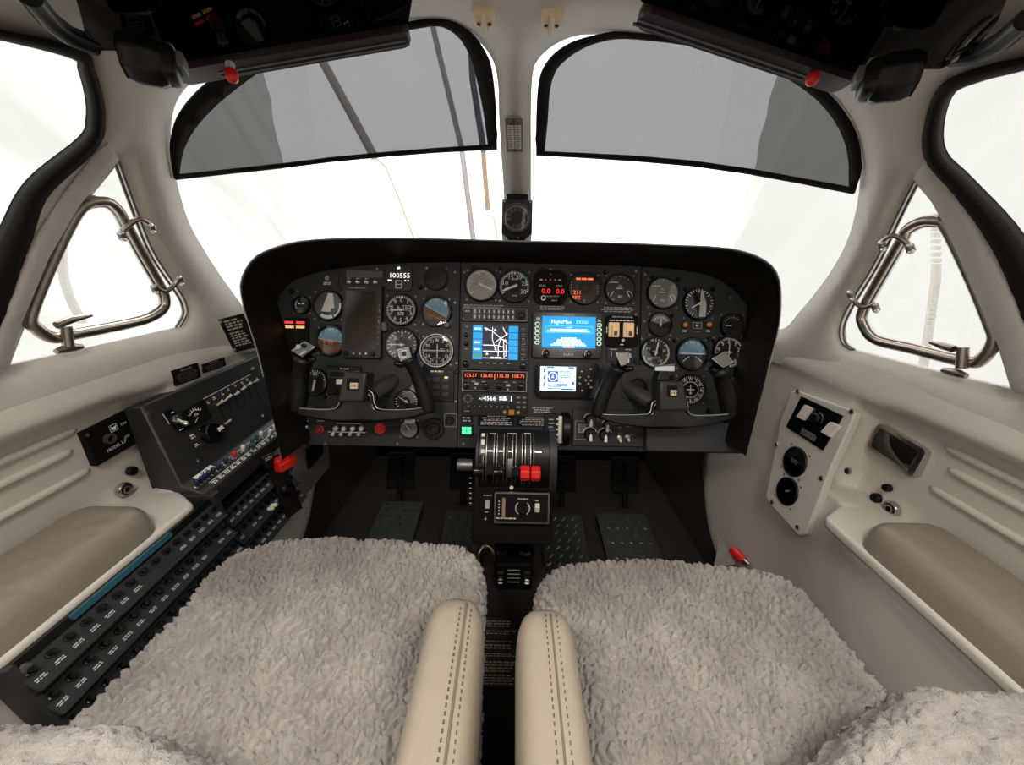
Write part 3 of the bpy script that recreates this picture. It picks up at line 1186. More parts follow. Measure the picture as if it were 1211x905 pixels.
# annunciator with four lit words
t = thing('warning_light_panel', 'black warning light panel with two red and two amber words lit', 'warning lights', PF.at(351.5, 402))
b = MB()
b.rrect(0, 0, 29 * K, 52 * K, 2 * K, 0, .004, .001)
b.build('housing', MATTE, t)
for du, dv, m in ((-9, -20.2, E_RED), (4.5, -20.2, E_RED), (-8, -14.8, E_AMBER), (4.5, -14.8, E_AMBER)):
    b = MB()
    b.rect(0, 0, 10 * K, 2.7 * K, 0)
    b.build('lit_word', m, t, Matrix.Translation((du * K, -dv * K, .0045)), label='lit red word' if m is E_RED else 'lit amber word')
    b = MB()
    for q in range(5):
        b.rect((-4 + 2 * q) * K, (.45 if q % 2 else -.45) * K, .7 * K, 1.3 * K, 0)
    b.build('lettering', BLACK, t, Matrix.Translation((du * K, -dv * K, .0049)))
b = MB()
for r in range(4):
    for c in range(2):
        b.outline((-6.5 + 13 * c) * K, (2 - 6.5 * r) * K, 12.5 * K, 6 * K, .25 * K, .0043)
b.build('lens_grid', mat('dim_lens', (.02, .018, .018), .3), t)


def plate(u, v, w, h, z=.003, m=None, parent=None, name='plate', fr=None, r=1.5, k=K, bev=.0008):
    fr = fr or PF
    x, y = fr.hit(u, v)
    b = MB()
    b.rrect(x, y, w * k, h * k, r * k, 0, z, bev)
    return b.build(name, m or BLACK, parent, smooth=35)


def toggle(t, x, y, z, r=.0035, ln=.013, tilt=-.5, tip=CREAM, name='toggle_switch', az=0.):
    """nut, bat lever: a part of its panel with the lever as sub-part"""
    b = MB()
    b.lathe(0, 0, [(0, 0), (r * 1.25, 0), (r * 1.25, r * .6), (r * .8, r * .8), (0, r * .8)], 6)
    nut = b.build(name, SILVER, t, Matrix.Translation((x, y, z)), smooth=30)
    b = MB()
    d = Vector((math.sin(tilt) * math.sin(az), math.sin(tilt) * math.cos(az), math.cos(tilt)))
    b.tube([Vector((0, 0, r * .4)), d * ln * .55, d * ln * .85, d * ln], [r * .45, r * .6, r * .75, r * .45], 8)
    b.build('lever', tip, nut, smooth=60)
    return nut


# jack plate, ribbed lamp bar and four jacks
t = thing('jack_plate', 'small plate with one jack above the mirror-like gauge', 'plate', PF.at(388, 332))
b = MB()
b.rrect(0, 0, 25 * K, 15 * K, K, 0, .002)
b.build('base_plate', PANEL2, t)
b = MB()
b.lathe(0, 2.5 * K, [(2.4 * K, .002), (2.4 * K, .006), (1.2 * K, .006), (1.2 * K, .002)], 16)
b.build('jack', SILVER, t, smooth=35)
b = MB()
b.scribble(0, -3.5 * K, 11 * K, 3.5 * K, 2, .0023, centre=True)
b.build('lettering', WHITE, t)
t = thing('knob_plate', 'dark plate with ribbed grey lamp bar over four small silver knobs', 'plate', PF.at(430, 329.5))
b = MB()
b.rrect(0, -4 * K, 54 * K, 14 * K, K, 0, .003)
b.build('base_plate', PANEL2, t)
b = MB()
for i in range(4):
    b.box(2 * K, (7.6 - 2 * i) * K, .0035, 43 * K, 1.5 * K, .007)
b.build('lamp_bar', mat('ribbed_grey', (.16, .16, .155), .4), t, bevel=.0008, seg=1)
for x in (-16.5, -6, 4.3, 14.7):
    b = MB()
    b.lathe(0, 0, [(2.6 * K, 0), (2.6 * K, .003), (1.4 * K, .0042), (1.4 * K, .008), (0, .009)], 14)
    b.build('knob', SILVER, t, Matrix.Translation((x * K, -4.5 * K, .003)), smooth=40)
b = MB()
for x in (-16.5, -6, 4.3):
    b.scribble(x * K, -.4 * K, 5 * K, 1.2 * K, 1, .0034, centre=True)
b.build('lettering', WHITE, t)

# tall dark display
t = thing('flight_display', 'tall blank dark display screen above the left yoke', 'display', PF.at(430.5, 380))
b = MB()
b.rrect(0, -1 * K, 46 * K, 86 * K, 2 * K, 0, .014, .0015)
b.build('housing', mat('brown_black_bezel', (.022, .014, .013), .35), t, smooth=30)
b = MB()
b.rect(-1.5 * K, .5 * K, 35 * K, 67 * K, .0144)
b.build('screen', SCREEN, t)
b = MB()
for i, y in enumerate((18, 12, 4, -1, -8, -14, -20, -27)):
    b.rect(20 * K, y * K, 1.0 * K, (1.2 if i not in (1, 3) else 4.2) * K, .0145)
b.rect(-6 * K, 37.5 * K, 20 * K, .7 * K, .0145)
b.text('C', -7 * K, 37.5 * K, 2.4 * K, .0147)
b.build('key_marks', mat('dim_print', (.35, .33, .31), .5), t)
for x in (-17.5, 13.5):
    b = MB()
    b.cyl(x * K, -39 * K, 3 * K, .013, .020, 14, bev=.001)
    b.build('knob', BLACK, t, smooth=40)
for x in (-8, -1, 6):
    b = MB()
    b.cyl(x * K, -39 * K, 1.2 * K, .014, .0165, 10)
    b.build('button', SILVER, t, smooth=40)

# lit six digit readout
t = thing('digital_readout', 'square instrument with lit white digits 100555', 'readout', PF.at(472.5, 329.5))
b = MB()
b.rrect(0, 0, 31 * K, 30 * K, 4 * K, 0, .005, .001)
b.build('housing', mat('dark_square', (.020, .017, .016), .4), t)
b = MB()
b.text('100555', .5 * K, 3 * K, 5.6 * K, .0056, sx=1.05)
b.rect(-11 * K, -3 * K, 4 * K, 1.6 * K, .0056)
b.rect(7.5 * K, -3 * K, 1.5 * K, 1.5 * K, .0056)
b.rect(11 * K, -3 * K, 1.5 * K, 1.5 * K, .0056)
b.rect(-.5 * K, 11.5 * K, 3.5 * K, 2.6 * K, .0056, .4)
b.build('lit_digits', E_WHITE, t)
b = MB()
b.outline(0, -7.5 * K, 8 * K, 9 * K, .8 * K, .0056)
b.rect(0, -7.5 * K, 7 * K, .7 * K, .0056)
b.build('lever_box', WHITE, t)

# yoke boots, selector boxes and keypad
t = thing('audio_box', 'black selector box with a white label behind the left yoke', 'selector box', PF.at(408, 450))
b = MB()
b.rrect(0, 0, 40 * K, 34 * K, 1.5 * K, 0, .006, .001)
b.build('housing', BLACK, t)
b = MB()
b.scribble(0, 13.5 * K, 12 * K, 2 * K, 1, .0064, centre=True)
b.rect(-4 * K, -1.5 * K, 10 * K, 6 * K, .0064)
b.build('label', WHITE, t)
b = MB()
b.cyl(-10 * K, -12 * K, 3.5 * K, .006, .014, 14, bev=.001)
b.build('knob', BLACK, t, smooth=40)
b = MB()
b.scribble(-10 * K, -14 * K, 6 * K, 2 * K, 1, .0064)
b.outline(0, 7 * K, 36 * K, 8 * K, .3 * K, .0063)
b.build('lettering', mat('grey_print', (.3, .29, .28), .5), t)
b = MB()
b.cyl(*PF.hit(466, 446), 24 * K, 0, .004, 32, bev=.001)
b.build('blank_disc', PANEL2, panel, smooth=40)
b = MB()
b.cyl(*PF.hit(492, 461), 7 * K, 0, .004, 18, bev=.001)
b.build('plug', mat('pale_plug', (.30, .28, .26), .5), panel, smooth=40)
t = thing('autopilot_keypad', 'black keypad with one lit amber key right of the left yoke', 'keypad', PF.at(517, 456))
b = MB()
b.rrect(0, 0, 40 * K, 38 * K, 1.5 * K, 0, .006, .001)
b.build('housing', BLACK, t)
for r in range(3):
    for c in range(3):
        b = MB()
        b.rrect((-11 + 11 * c) * K, (7 - 8.5 * r) * K, 8.5 * K, 5.5 * K, K, .006, .0085, .0006)
        b.build('key', mat('dark_key', (.02, .02, .022), .4), t)
b = MB()
b.scribble(0, 16.5 * K, 16 * K, 2.2 * K, 1, .0064, .8, centre=True)
b.build('lettering', WHITE, t)
b = MB()
b.rect(11.3 * K, 9.6 * K, 4.2 * K, 2 * K, .0089)
b.build('lit_legend', E_AMBER, t)

# switches along the bottom of the left section
bot_sw = thing('switch_row', 'row of toggles, rings and red button along the bottom of the left panel', 'switches', PF.M)
for u, v, tl in ((348, 492, -.4), (363, 507, .6), (338, 446, .3), (354, 497, -.5)):
    x, y = PF.hit(u, v)
    toggle(bot_sw, x, y, 0, .004, .017, tl, az=.8)
for u in (349, 379):
    x, y = PF.hit(u, 508)
    b = MB()
    b.lathe(x, y, [(5.5 * K, 0), (5.5 * K, .005), (3.6 * K, .006), (3.6 * K, .002)], 18)
    b.cyl(x, y, 3 * K, 0, .008, 14, bev=.001)
    b.build('red_ring_knob', DARKRED, bot_sw, smooth=40)
for u in (398, 407.5, 418, 428):
    x, y = PF.hit(u, 507)
    b = MB()
    b.lathe(x, y, [(3.6 * K, 0), (3.6 * K, .005), (2.6 * K, .007), (0, .007)], 14)
    b.build('collar', SILVER, bot_sw, smooth=40)
    x, y = PF.hit(u - 1, 513.5)
    b = MB()
    b.tube([(x, y + .008, .004), (x, y + .003, .014), (x, y, .017)], [.0022, .003, .0042], 10)
    b.build('lever', CREAM, bot_sw, smooth=60)
x0, y0 = PF.hit(413, 510.5)
b = MB()
b.box(x0, y0, .010, 44 * K, 1.0 * K, .006)
b.build('guard_bar', SILVER, bot_sw)
x, y = PF.hit(450, 507)
b = MB()
b.cyl(x, y, 7 * K, 0, .006, 20, 6.4 * K, .001)
b.cyl(x, y, 3.6 * K, .006, .009, 14, bev=.001)
b.build('red_button', RED, bot_sw, smooth=40, label='round red button')
b = MB()
for u, v, w in ((349, 499, 8), (363, 498, 8), (379, 498, 8), (413, 501, 40), (450, 498, 12)):
    b.scribble(*PF.hit(u, v), w * K, 1.3 * K, 1, .0005, centre=True)
b.build('lettering', WHITE, bot_sw)
x, y = PF.hit(512, 481)
b = MB()
b.cyl(x, y, 1.8 * K, 0, .004, 10)
b.build('red_lamp', RED, bot_sw, smooth=40)
t = thing('rotary_switch', 'black rotary switch in a thin white frame left of the placards', 'switch', PF.at(533, 497))
b = MB()
b.rrect(0, 0, 15 * K, 16 * K, 1 * K, 0, .002)
b.build('base_plate', PANEL, t)
b = MB()
b.outline(0, 0, 15 * K, 16 * K, .5 * K, .0023)
b.build('frame_line', mat('grey_line', (.4, .39, .37), .5), t)
b = MB()
b.cyl(-.5 * K, 0, 5 * K, .002, .010, 16, 4.4 * K, .001)
b.box(-.5 * K, 0, .011, 2 * K, 9 * K, .004)
b.build('knob', BLACK, t, smooth=40)
t = thing('green_indicator', 'lit green square indicator above the throttle levers', 'light', PF.at(552, 509))
b = MB()
b.rrect(0, 0, 16 * K, 15 * K, 1.5 * K, 0, .004, .001)
b.build('housing', BLACK, t)
b = MB()
for x in (-2.9, 2.9):
    for y in (-2.2, 2.2):
        b.rect(x * K, y * K, 5.2 * K, 3.9 * K, .0044)
b.build('lit_lens', E_GREEN, t)


def placard(u, v, w, h, rows, label, m=None, fr=None, parent=None, centre=True, ink=WHITE, bg_=None, title=None, name='placard', k=K, fill_=.5):
    fr = fr or PF
    M = fr.at(u, v)
    if parent is None:
        t = thing(name, label, 'placard', M, 'printed placards')
    else:
        t = None
    b = MB()
    b.rrect(0, 0, w * k, h * k, .5 * k, 0, .0008)
    if parent is None:
        o = b.build('sheet', bg_ or MATTE, t)
    else:
        o = b.build('placard', bg_ or MATTE, parent, parent.matrix_world.inverted() @ M)
    b = MB()
    if title:
        b.rect(0, h * .38 * k, w * .5 * k, h * .09 * k, .0012)
    b.scribble(0, -h * (.06 if title else 0) * k, w * .88 * k, h * (.7 if title else .86) * k, rows, .0012, fill_, centre)
    b.build('lettering', ink, t if parent is None else o)
    return t


DIM = mat('dim_white_print', (.42, .40, .38), .5)
placard(587, 497.5, 44, 14, 4, 'black placard with white print just above the throttle levers', ink=DIM, title=True)
placard(632, 499, 44, 12, 4, 'black placard with faint print left of the trim wheel', ink=DIM, title=True)
placard(552, 496, 14, 8, 2, 'tiny black placard above the green indicator', ink=DIM)
placard(573, 362.5, 56, 5, 2, 'narrow print strip under the grey round gauge', ink=DIM, bg_=PANEL2, centre=False)
placard(653, 364.5, 35, 6, 3, 'small print block under the red digit gauge', ink=DIM, bg_=PANEL)
placard(730, 366.5, 48, 8, 3, 'print block above the two tan lit windows', ink=DIM, bg_=PANEL)
placard(641, 485, 28, 8, 3, 'print block under the pale moving map screen', ink=DIM, bg_=PANEL)

# ---- centre section
gauge(569.5, 337.5, 40, 'gauge with painted pale haze, leftmost on the top row above the radio stack', face=mat('painted_haze_face', (.36, .35, .31), .4, grain=.15, scale=40), marks=dial(['5', '10', '15', '20', '25'], -130, 100, 30, 5, .13, .68, (('FUEL', 0, .25, .1), ('PSI', -.3, -.1, .1))), needles=((113, .8, .12, WHITE),), name='fuel_gauge')  # pale reflected haze is put into the face colour
gauge(608.5, 339, 40, 'black gauge with numerals 10 to 30 and a white needle pointing left', marks=dial(['', '10', '15', '20', '25', '30'], -120, 120, 30, 5, .22, .60, (('RPM', 0, .40, .12), ('X100', 0, -.55, .1)), .045), needles=((-112, .8, .14, WHITE),), name='tachometer', extra=lambda t, R: (MB().arc(0, 0, .80 * R, .86 * R, 0, 55, .0027).build('green_arc', GREENPAINT, t), MB().arc(0, 0, .78 * R, .86 * R, -12, -4, .0027, 4).build('red_line', REDPAINT, t)))
t = thing('fuel_flow_gauge', 'square black gauge with two red glowing zero readings', 'gauge', PF.at(650.5, 340.5))
b = MB()
b.rrect(0, 0, 40 * K, 41 * K, 9 * K, 0, .006, .0012, 2)
b.build('housing', MATTE, t)
b = MB()
b.text('0.0', -5 * K, -4.6 * K, 5.4 * K, .0066, sx=1.1)
b.text('0.0', 11.5 * K, -4.6 * K, 5.4 * K, .0066, sx=1.1)
b.build('lit_digits', E_REDDIG, t)
b = MB()
for i in range(5):
    b.rect((-11 + 5.5 * i) * K, 8.5 * K, (3.5 if i in (0, 4) else 1.4) * K, 1.4 * K, .0066)
b.build('lit_dashes', mat('dim_red_digit', (.5, .12, .10), emit=.6), t)
b = MB()
b.scribble(-9 * K, 1.6 * K, 9 * K, 2.8 * K, 2, .0066)
b.scribble(11 * K, 1.6 * K, 9 * K, 2.8 * K, 2, .0066)
b.scribble(2 * K, -11.5 * K, 20 * K, 4 * K, 2, .0066, .35, centre=True)
b.scribble(6 * K, -15.5 * K, 8 * K, 2 * K, 1, .0066)
b.poly([(-.8 * K, 14.5 * K), (.8 * K, 14.5 * K), (0, 16 * K)], .0066)
b.build('lettering', DIM, t)
b = MB()
b.lathe(-8 * K, -13 * K, [(2.8 * K, .006), (2.8 * K, .009), (2 * K, .009), (2 * K, .006)], 16)
b.build('selector_ring', SILVER, t, smooth=40)
b = MB()
b.cyl(-8 * K, -13 * K, 1.9 * K, .006, .012, 12)
b.build('selector_knob', BLACK, t, smooth=40)
screws(PF, t, [(sx * 17 * K, sy * 17 * K) for sx in (-1, 1) for sy in (-1, 1)], .002, BLACK, .006)


def crt(t, R):
    b = MB()
    b.scribble(0, .55 * R, 1.15 * R, .13 * R, 1, .0036, .9, centre=True, rnd=random.Random(5))
    b.text('231', -.45 * R, -.25 * R, .22 * R, .0036)
    b.text('BRT', -.47 * R, -.55 * R, .2 * R, .0036)
    b.build('lit_text', E_ORANGE, t)
    b = MB()
    for i in range(5):
        b.rect(-.78 * R, (.35 - .17 * i) * R, .05 * R, .08 * R, .0036)
        b.rect(.78 * R, (.35 - .17 * i) * R, .05 * R, .08 * R, .0036)
    b.text('X', 0, -.72 * R, .14 * R, .0036)
    b.build('marks', DIM, t)


gauge(691, 341.5, 40, 'brown black round scope with small glowing orange text', face=mat('brown_scope', (.030, .020, .014), .2), extra=crt, name='storm_scope', cat='scope', square=True)


def multi(b, R):
    b.rect(-.38 * R, .42 * R, .5 * R, .05 * R, .0026)
    b.rect(-.05 * R, .05 * R, .42 * R, .07 * R, .0026)
    for sx, a0 in ((-1, 150), (1, -60)):
        b.arc(sx * .48 * R, -.38 * R, .26 * R, .30 * R, a0, a0 + 150, .0026)
        b.rect(sx * .5 * R, -.3 * R, .05 * R, .4 * R, .0026, sx * .5)
    b.scribble(0, -.45 * R, .3 * R, .16 * R, 2, .0026, centre=True)
    b.text('OIL', 0, .22 * R, .12 * R, .0026)
    b.ticks(0, 0, R * .74, R * .82, R * .025, 6, .0026, -60, 60)


gauge(733, 342.5, 38, 'dark combined engine gauge, rightmost on the centre top row', face=mat('dark_dial', (.03, .03, .03), .4), marks=multi, name='engine_gauge')


def unit(name, label, cat, u0, v0, u1, v1, z=.010, m=None, r=1.0):
    t = thing(name, label, cat, PF.at((u0 + u1) / 2, (v0 + v1) / 2))
    b = MB()
    b.rrect(0, 0, (u1 - u0) * K, (v1 - v0) * K, r * K, 0, z, .0008)
    b.build('faceplate', m or BLACK, t, smooth=30)
    return t


t = unit('audio_selector', 'thin black panel with two rows of small push buttons', 'audio selector', 547, 365, 624, 381)
b = MB()
b.outline(0, 0, 75 * K, 14.5 * K, .5 * K, .0104)
b.build('frame_line', DIM, t)
for r in range(2):
    for c in range(9):
        b = MB()
        b.rect((-23.5 + 5.6 * c) * K, (3.2 - 6.2 * r) * K, 1.4 * K, 3.6 * K, .0125)
        b.box((-23.5 + 5.6 * c) * K, (3.2 - 6.2 * r) * K, .0115, 3.6 * K, 5 * K, .0018)
        b.build('button', mat('button_grey', (.10, .10, .10), .4) if c else mat('button_light', (.35, .34, .33), .4), t)
b = MB()
for c in range(9):
    b.rect((-23.5 + 5.6 * c) * K, 3.2 * K, 1.1 * K, 3.2 * K, .0128)
    b.rect((-23.5 + 5.6 * c) * K, -3 * K, 1.1 * K, 3.2 * K, .0128)
b.scribble(-32 * K, 3.4 * K, 6 * K, 2 * K, 1, .0106)
b.build('lettering', WHITE, t)
b = MB()
b.lathe(31 * K, -1 * K, [(4.4 * K, .010), (4.2 * K, .016), (2.4 * K, .017), (2.4 * K, .023), (0, .024)], 18)
b.build('knob', BLACK, t, smooth=35)

t = unit('moving_map_navigator', 'black navigator with a glowing map between two blue side columns', 'navigator', 546, 382, 625, 438, .012, BLACK, 2)
b = MB()
b.rect(1 * K, 4 * K, 52 * K, 40 * K, .0125)
b.build('screen', E_NAVY, t)
for x, w, n_ in ((-20.3, 11, 5), (21.5, 11, 5)):
    b = MB()
    for i in range(n_):
        b.rect((x + 0) * K, (20 - 8 * i) * K, w * K, 7.3 * K, .0129)
    b.build('blue_column', E_BLUE, t)
b = MB()


def line(b, x0, y0, x1, y1, w, z):
    b.rect((x0 + x1) / 2 * K, (y0 + y1) / 2 * K, math.hypot(x1 - x0, y1 - y0) * K, w * K, z, math.atan2(y1 - y0, x1 - x0))


for a in ((-13, 21, -4, 18), (-4, 18, 7, 9), (7, 9, 15, 15), (7, 9, 15, 3), (7, 9, 4, 0), (4, 0, 4, -12), (-3, 22, -3, 8), (-3, 8, 2, -8), (-14, 1, 3, 1), (3, 1, 10, -1), (10, 8, 11, -14), (-14, -6, 15, -6), (9, 22, 14, 12), (-14, -14, 15, -14), (0, 4, 6, 9), (13, 2, 13, -12)):
    line(b, *a, .75, .0131)
b.build('map_lines', E_WHITE, t)
b = MB()
for x, y in ((-10, 20), (0, 19), (7, 9), (1, -3), (-9, -9), (12, 7)):
    b.poly([((x - 1.6) * K, (y - 1.3) * K), ((x + 1.6) * K, (y - 1.3) * K), (x * K, (y + 1.7) * K)], .0133)
b.scribble(2 * K, -13.6 * K, 14 * K, 2.2 * K, 1, .0133, .9)
for i in (0, 2, 3):
    b.scribble(-20.3 * K, (20 - 8 * i) * K, 8 * K, 2.2 * K, 1, .0133, .8)
b.build('map_symbols', E_WHITE, t)
b = MB()
for i in (1, 2, 4):
    b.outline(21.5 * K, (19 - 8 * i) * K, 8.5 * K, 3.4 * K, .5 * K, .0133)
b.rect(-20.3 * K, -11.5 * K, 9 * K, 4.5 * K, .0133)
b.build('key_boxes', mat('glow_dim_green', (.05, .25, .16), emit=1.), t)
b = MB()
for i, y in enumerate((20, 11, 2, -6)):
    b.scribble(-33 * K, (y + 2) * K, 4 * K, 1.8 * K, 1, .0124)
for i in range(7):
    b.scribble(33.5 * K, (21 - 6 * i) * K, 4.5 * K, 1.5 * K, 1, .0124)
for i in range(5):
    b.rect((-16 + 8 * i) * K, -20 * K, 3.6 * K, 1.2 * K, .0124)
b.build('lettering', DIM, t)
for x, y, r in ((-33.5, -21.5, 4.2), (33.5, -22, 4.2), (-33.5, 2, 2.6), (-33.5, 12, 2.6)):
    b = MB()
    b.lathe(x * K, y * K, [(r * K, .012), (r * .95 * K, .019), (r * .6 * K, .020), (r * .55 * K, .027), (0, .028)], 16)
    b.build('knob', GLOSSBLACK, t, smooth=35)
for i in range(6):
    b = MB()
    b.rrect(33.5 * K, (18 - 6 * i) * K, 6 * K, 3.2 * K, K, .012, .0142, .0005)
    b.build('button', mat('dark_key', (.02, .02, .022), .4), t)

t = unit('nav_com_radio', 'black radio with glowing red frequency digits under the map navigator', 'radio', 547, 439, 623, 463, .012)
b = MB()
for s, x in (('125.57', -28), ('126.85', -9.5), ('113.30', 9.5), ('108.75', 27.5)):
    b.text(s, x * K, 6.5 * K, 3.9 * K, .0126, sx=.98)
b.rect(0, 5.3 * K, .7 * K, 6 * K, .0126)
b.build('lit_digits', E_ORANGE, t)
b = MB()
b.rrect(0, 6.3 * K, 73 * K, 8 * K, K, .012, .0122)
b.build('display_window', mat('red_black_window', (.02, .004, .003), .15), t)
b = MB()
b.outline(0, 0, 75.5 * K, 23.5 * K, .45 * K, .0124)
for x in (-24, -12, 14, 24):
    b.scribble(x * K, -.8 * K, 5 * K, 1.2 * K, 1, .0124)
b.rect(-21 * K, -3.4 * K, 4.5 * K, 2.6 * K, .0126)
b.rect(16 * K, -4.6 * K, 4.5 * K, 2.6 * K, .0126)
b.cyl(-22 * K, -8.5 * K, .9 * K, .012, .0135, 8)
b.cyl(16 * K, -9.3 * K, .9 * K, .012, .0135, 8)
b.build('lettering', mat('mid_print', (.6, .58, .55), .5), t)
for x in (-33, -10, 6, 31):
    b = MB()
    b.lathe(x * K, -5.5 * K, [(4.2 * K, .012), (4.0 * K, .019), (2.4 * K, .020), (2.2 * K, .028), (0, .029)], 18)
    b.build('knob', GLOSSBLACK, t, smooth=35)

t = unit('transponder', 'black transponder with a white lit code 4566', 'transponder', 547, 464, 623, 491, .011)
b = MB()
b.rect(3 * K, 6.5 * K, 37 * K, 8 * K, .0114)
b.build('screen', mat('glow_dim_navy', (.02, .022, .03), emit=.8), t)
b = MB()
b.text('4566', -6 * K, 6.6 * K, 5 * K, .0117, sx=1.05)
b.text('ALT', -15.5 * K, 6 * K, 2.2 * K, .0117)
b.scribble(11 * K, 6.6 * K, 11 * K, 4.6 * K, 2, .0117, .75)
b.rect(19.5 * K, 6.5 * K, .8 * K, 6 * K, .0117)
b.build('lit_digits', E_WHITE, t)
b = MB()
for i in range(8):
    b.cyl((-30 + 6.6 * i) * K, -3.2 * K, .8 * K, .011, .0135, 8)
for r in range(3):
    for c in range(2):
        b.rrect((28 + 7 * c) * K, (8 - 5.6 * r) * K, 4.6 * K, 2.6 * K, .5 * K, .011, .0135)
for i in range(4):
    a = PI / 2 * i
    b.cyl((-31 + 4.2 * math.cos(a)) * K, (5.5 + 4.2 * math.sin(a)) * K, 1.5 * K, .011, .0135, 10)
b.build('button', mat('button_grey', (.10, .10, .10), .4), t, smooth=40, kind='stuff')
b = MB()
for i in range(8):
    b.rect((-30 + 6.6 * i) * K, -3.2 * K, .7 * K, 1.6 * K, .0138)
for r in range(3):
    for c in range(2):
        b.scribble((28 + 7 * c) * K, (8 - 5.6 * r) * K, 4 * K, 1.2 * K, 1, .0138)
for i in range(4):
    a = PI / 2 * i + .8
    b.rect((-31 + 4.2 * math.cos(a)) * K, (5.5 + 4.2 * math.sin(a)) * K, 1.4 * K, .7 * K, .0139, a + PI / 2)
b.scribble(-31 * K, -9 * K, 7 * K, 1.8 * K, 1, .0114)
b.build('lettering', DIM, t)
for u, m, sq in ((597, mat('yellow_lens', (.40, .30, .12), .3), 0), (605, mat('orange_lens', (.55, .20, .03), .3), 1), (613, mat('yellow_lens', (.40, .30, .12), .3), 0)):
    x, y = (u - 585) * K, -9.4 * K
    b = MB()
    if sq:
        b.rrect(x, y, 6.6 * K, 6 * K, .6 * K, .011, .014, .0006)
    else:
        b.lathe(x, y, [(2.1 * K, .011), (2.1 * K, .013), (1.2 * K, .0145), (0, .015)], 14)
    b.build('lamp', m, t, smooth=35, label='square orange lamp' if sq else 'round yellow lamp')

t = unit('multifunction_display', 'black display with a bright blue start page and green ringed keys', 'display', 629.5, 371, 710, 424, .014, GLOSSBLACK, 2)
b = MB()
b.rect(2 * K, 3.5 * K, 62 * K, 36.5 * K, .0145)
b.build('screen', E_BLUE, t)
b = MB()
b.rect(2 * K, 6.8 * K, 56 * K, 8.4 * K, .0148)
b.build('text_box', mat('glow_cyan_line', (.08, .62, .85), emit=1.), t)
b = MB()
b.rect(2 * K, 6.8 * K, 54.6 * K, 7.2 * K, .0150)
b.build('text_box_fill', mat('glow_blue_box', (.015, .36, .72), emit=.9), t)
b = MB()
b.text('FlightMax', -7 * K, 15.6 * K, 4.3 * K, .0150)
b.text('NOTE', 2 * K, 9 * K, 1.6 * K, .0153)
b.scribble(2 * K, 5.6 * K, 52 * K, 3.6 * K, 2, .0153, .8, centre=True)
for i, w in enumerate((22, 28, 32, 50, 54)):
    b.scribble(2 * K, (-3.5 - 2 * i) * K, w * K, 1.9 * K, 1, .0153, .85, centre=True)
b.rect(2 * K, -13.6 * K, 14 * K, 1.2 * K, .0153)
b.build('page_text', E_WHITE, t)
b = MB()
b.text('EX500', 17 * K, 15.6 * K, 3.6 * K, .0150)
b.build('page_title', mat('glow_pale_cyan', (.35, .82, .95), emit=1.), t)
for sx, cx0 in ((-1, -35), (1, 37)):
    for i in range(5):
        b = MB()
        x, y = cx0 * K, (12.4 - 5.4 * i) * K
        b.rrect(x, y, 5.2 * K, 4.0 * K, 1.9 * K, .014, .016, .0005)
        kb = b.build('key', mat('green_black_key', (.01, .03, .015), .3), t)
        b = MB()
        o_, i_ = rr(x, y, 5.6 * K, 4.4 * K, 2.1 * K), rr(x, y, 4.1 * K, 3.0 * K, 1.5 * K)
        n = len(o_)
        b.add([(p[0], p[1], .0165) for p in o_] + [(p[0], p[1], .0165) for p in i_], [(q, (q + 1) % n, n + (q + 1) % n, n + q) for q in range(n)])
        b.build('lit_ring', mat('glow_pale_green', (.62, .85, .66), emit=.9), kb)
b = MB()
b.rect(-34 * K, 19 * K, 4 * K, 2 * K, .0145)
b.rect(37 * K, 17.5 * K, 4 * K, 2 * K, .0145)
b.text('AVIDYNE', 2 * K, 24 * K, 1.9 * K, .0145)
b.text('NAV', 2 * K, -22.5 * K, 3 * K, .0145, sx=1.3)
b.build('lettering', WHITE, t)
for x in (-24.5, 24.5):
    b = MB()
    b.lathe(x * K, -22 * K, [(4.6 * K, .014), (4.3 * K, .022), (2.6 * K, .023), (2.4 * K, .030), (0, .031)], 20)
    kb = b.build('knob', GLOSSBLACK, t, smooth=35)
    b = MB()
    b.arc(x * K, -22 * K, 4.2 * K, 4.9 * K, 110, 200, .0226)
    b.build('white_arc', WHITE, kb)

t = unit('portable_navigator', 'black portable navigator with a pale map screen under the blue display', 'navigator', 633, 429, 706, 470, .022, GLOSSBLACK, 6)
b = MB()
b.rect(-11 * K, 1.2 * K, 41 * K, 28 * K, .0225)
b.build('screen', E_PALE, t)
b = MB()
b.rect(-17 * K, 3.5 * K, 12 * K, 12.5 * K, .0228)
for i in range(3):
    b.rect((-27 + 0) * K, (10 - 8 * i) * K, 1.6 * K, 4 * K, .0228)
b.rect(6.5 * K, -4 * K, 3 * K, 4 * K, .0228)
b.rect(-6 * K, -6 * K, 12 * K, 2.2 * K, .0228)
b.rect(0, -10.8 * K, 14 * K, 1.5 * K, .0228)
b.rect(-20 * K, 14 * K, 8 * K, 1.5 * K, .0228)
b.rect(4 * K, 14 * K, 7 * K, 1.5 * K, .0228)
b.scribble(-1 * K, 6 * K, 16 * K, 9 * K, 4, .0228, .4)
b.scribble(-14 * K, -9 * K, 18 * K, 5 * K, 2, .0228, .4)
b.build('map_blocks', E_DARKBLUE, t)
b = MB()
b.lathe(-17 * K, 3.5 * K, [(5.2 * K, .0230), (5.2 * K, .0231), (4.2 * K, .0231), (4.2 * K, .0230)], 24)
b.poly([(-18.5 * K, 2 * K), (-15.5 * K, 2 * K), (-17 * K, 6 * K)], .0231)
b.build('compass_rose', E_WHITE, t)
for x, y in ((16, 10), (26, 13), (14, 3), (14, -4), (27, -8), (17, -12), (24, 4), (21, 0), (27, 0), (24, -4)):
    b = MB()
    b.cyl(x * K, y * K, 2.1 * K, .022, .0245, 12, bev=.0005)
    b.build('button', mat('dark_key', (.02, .02, .022), .4), t, smooth=40)
b = MB()
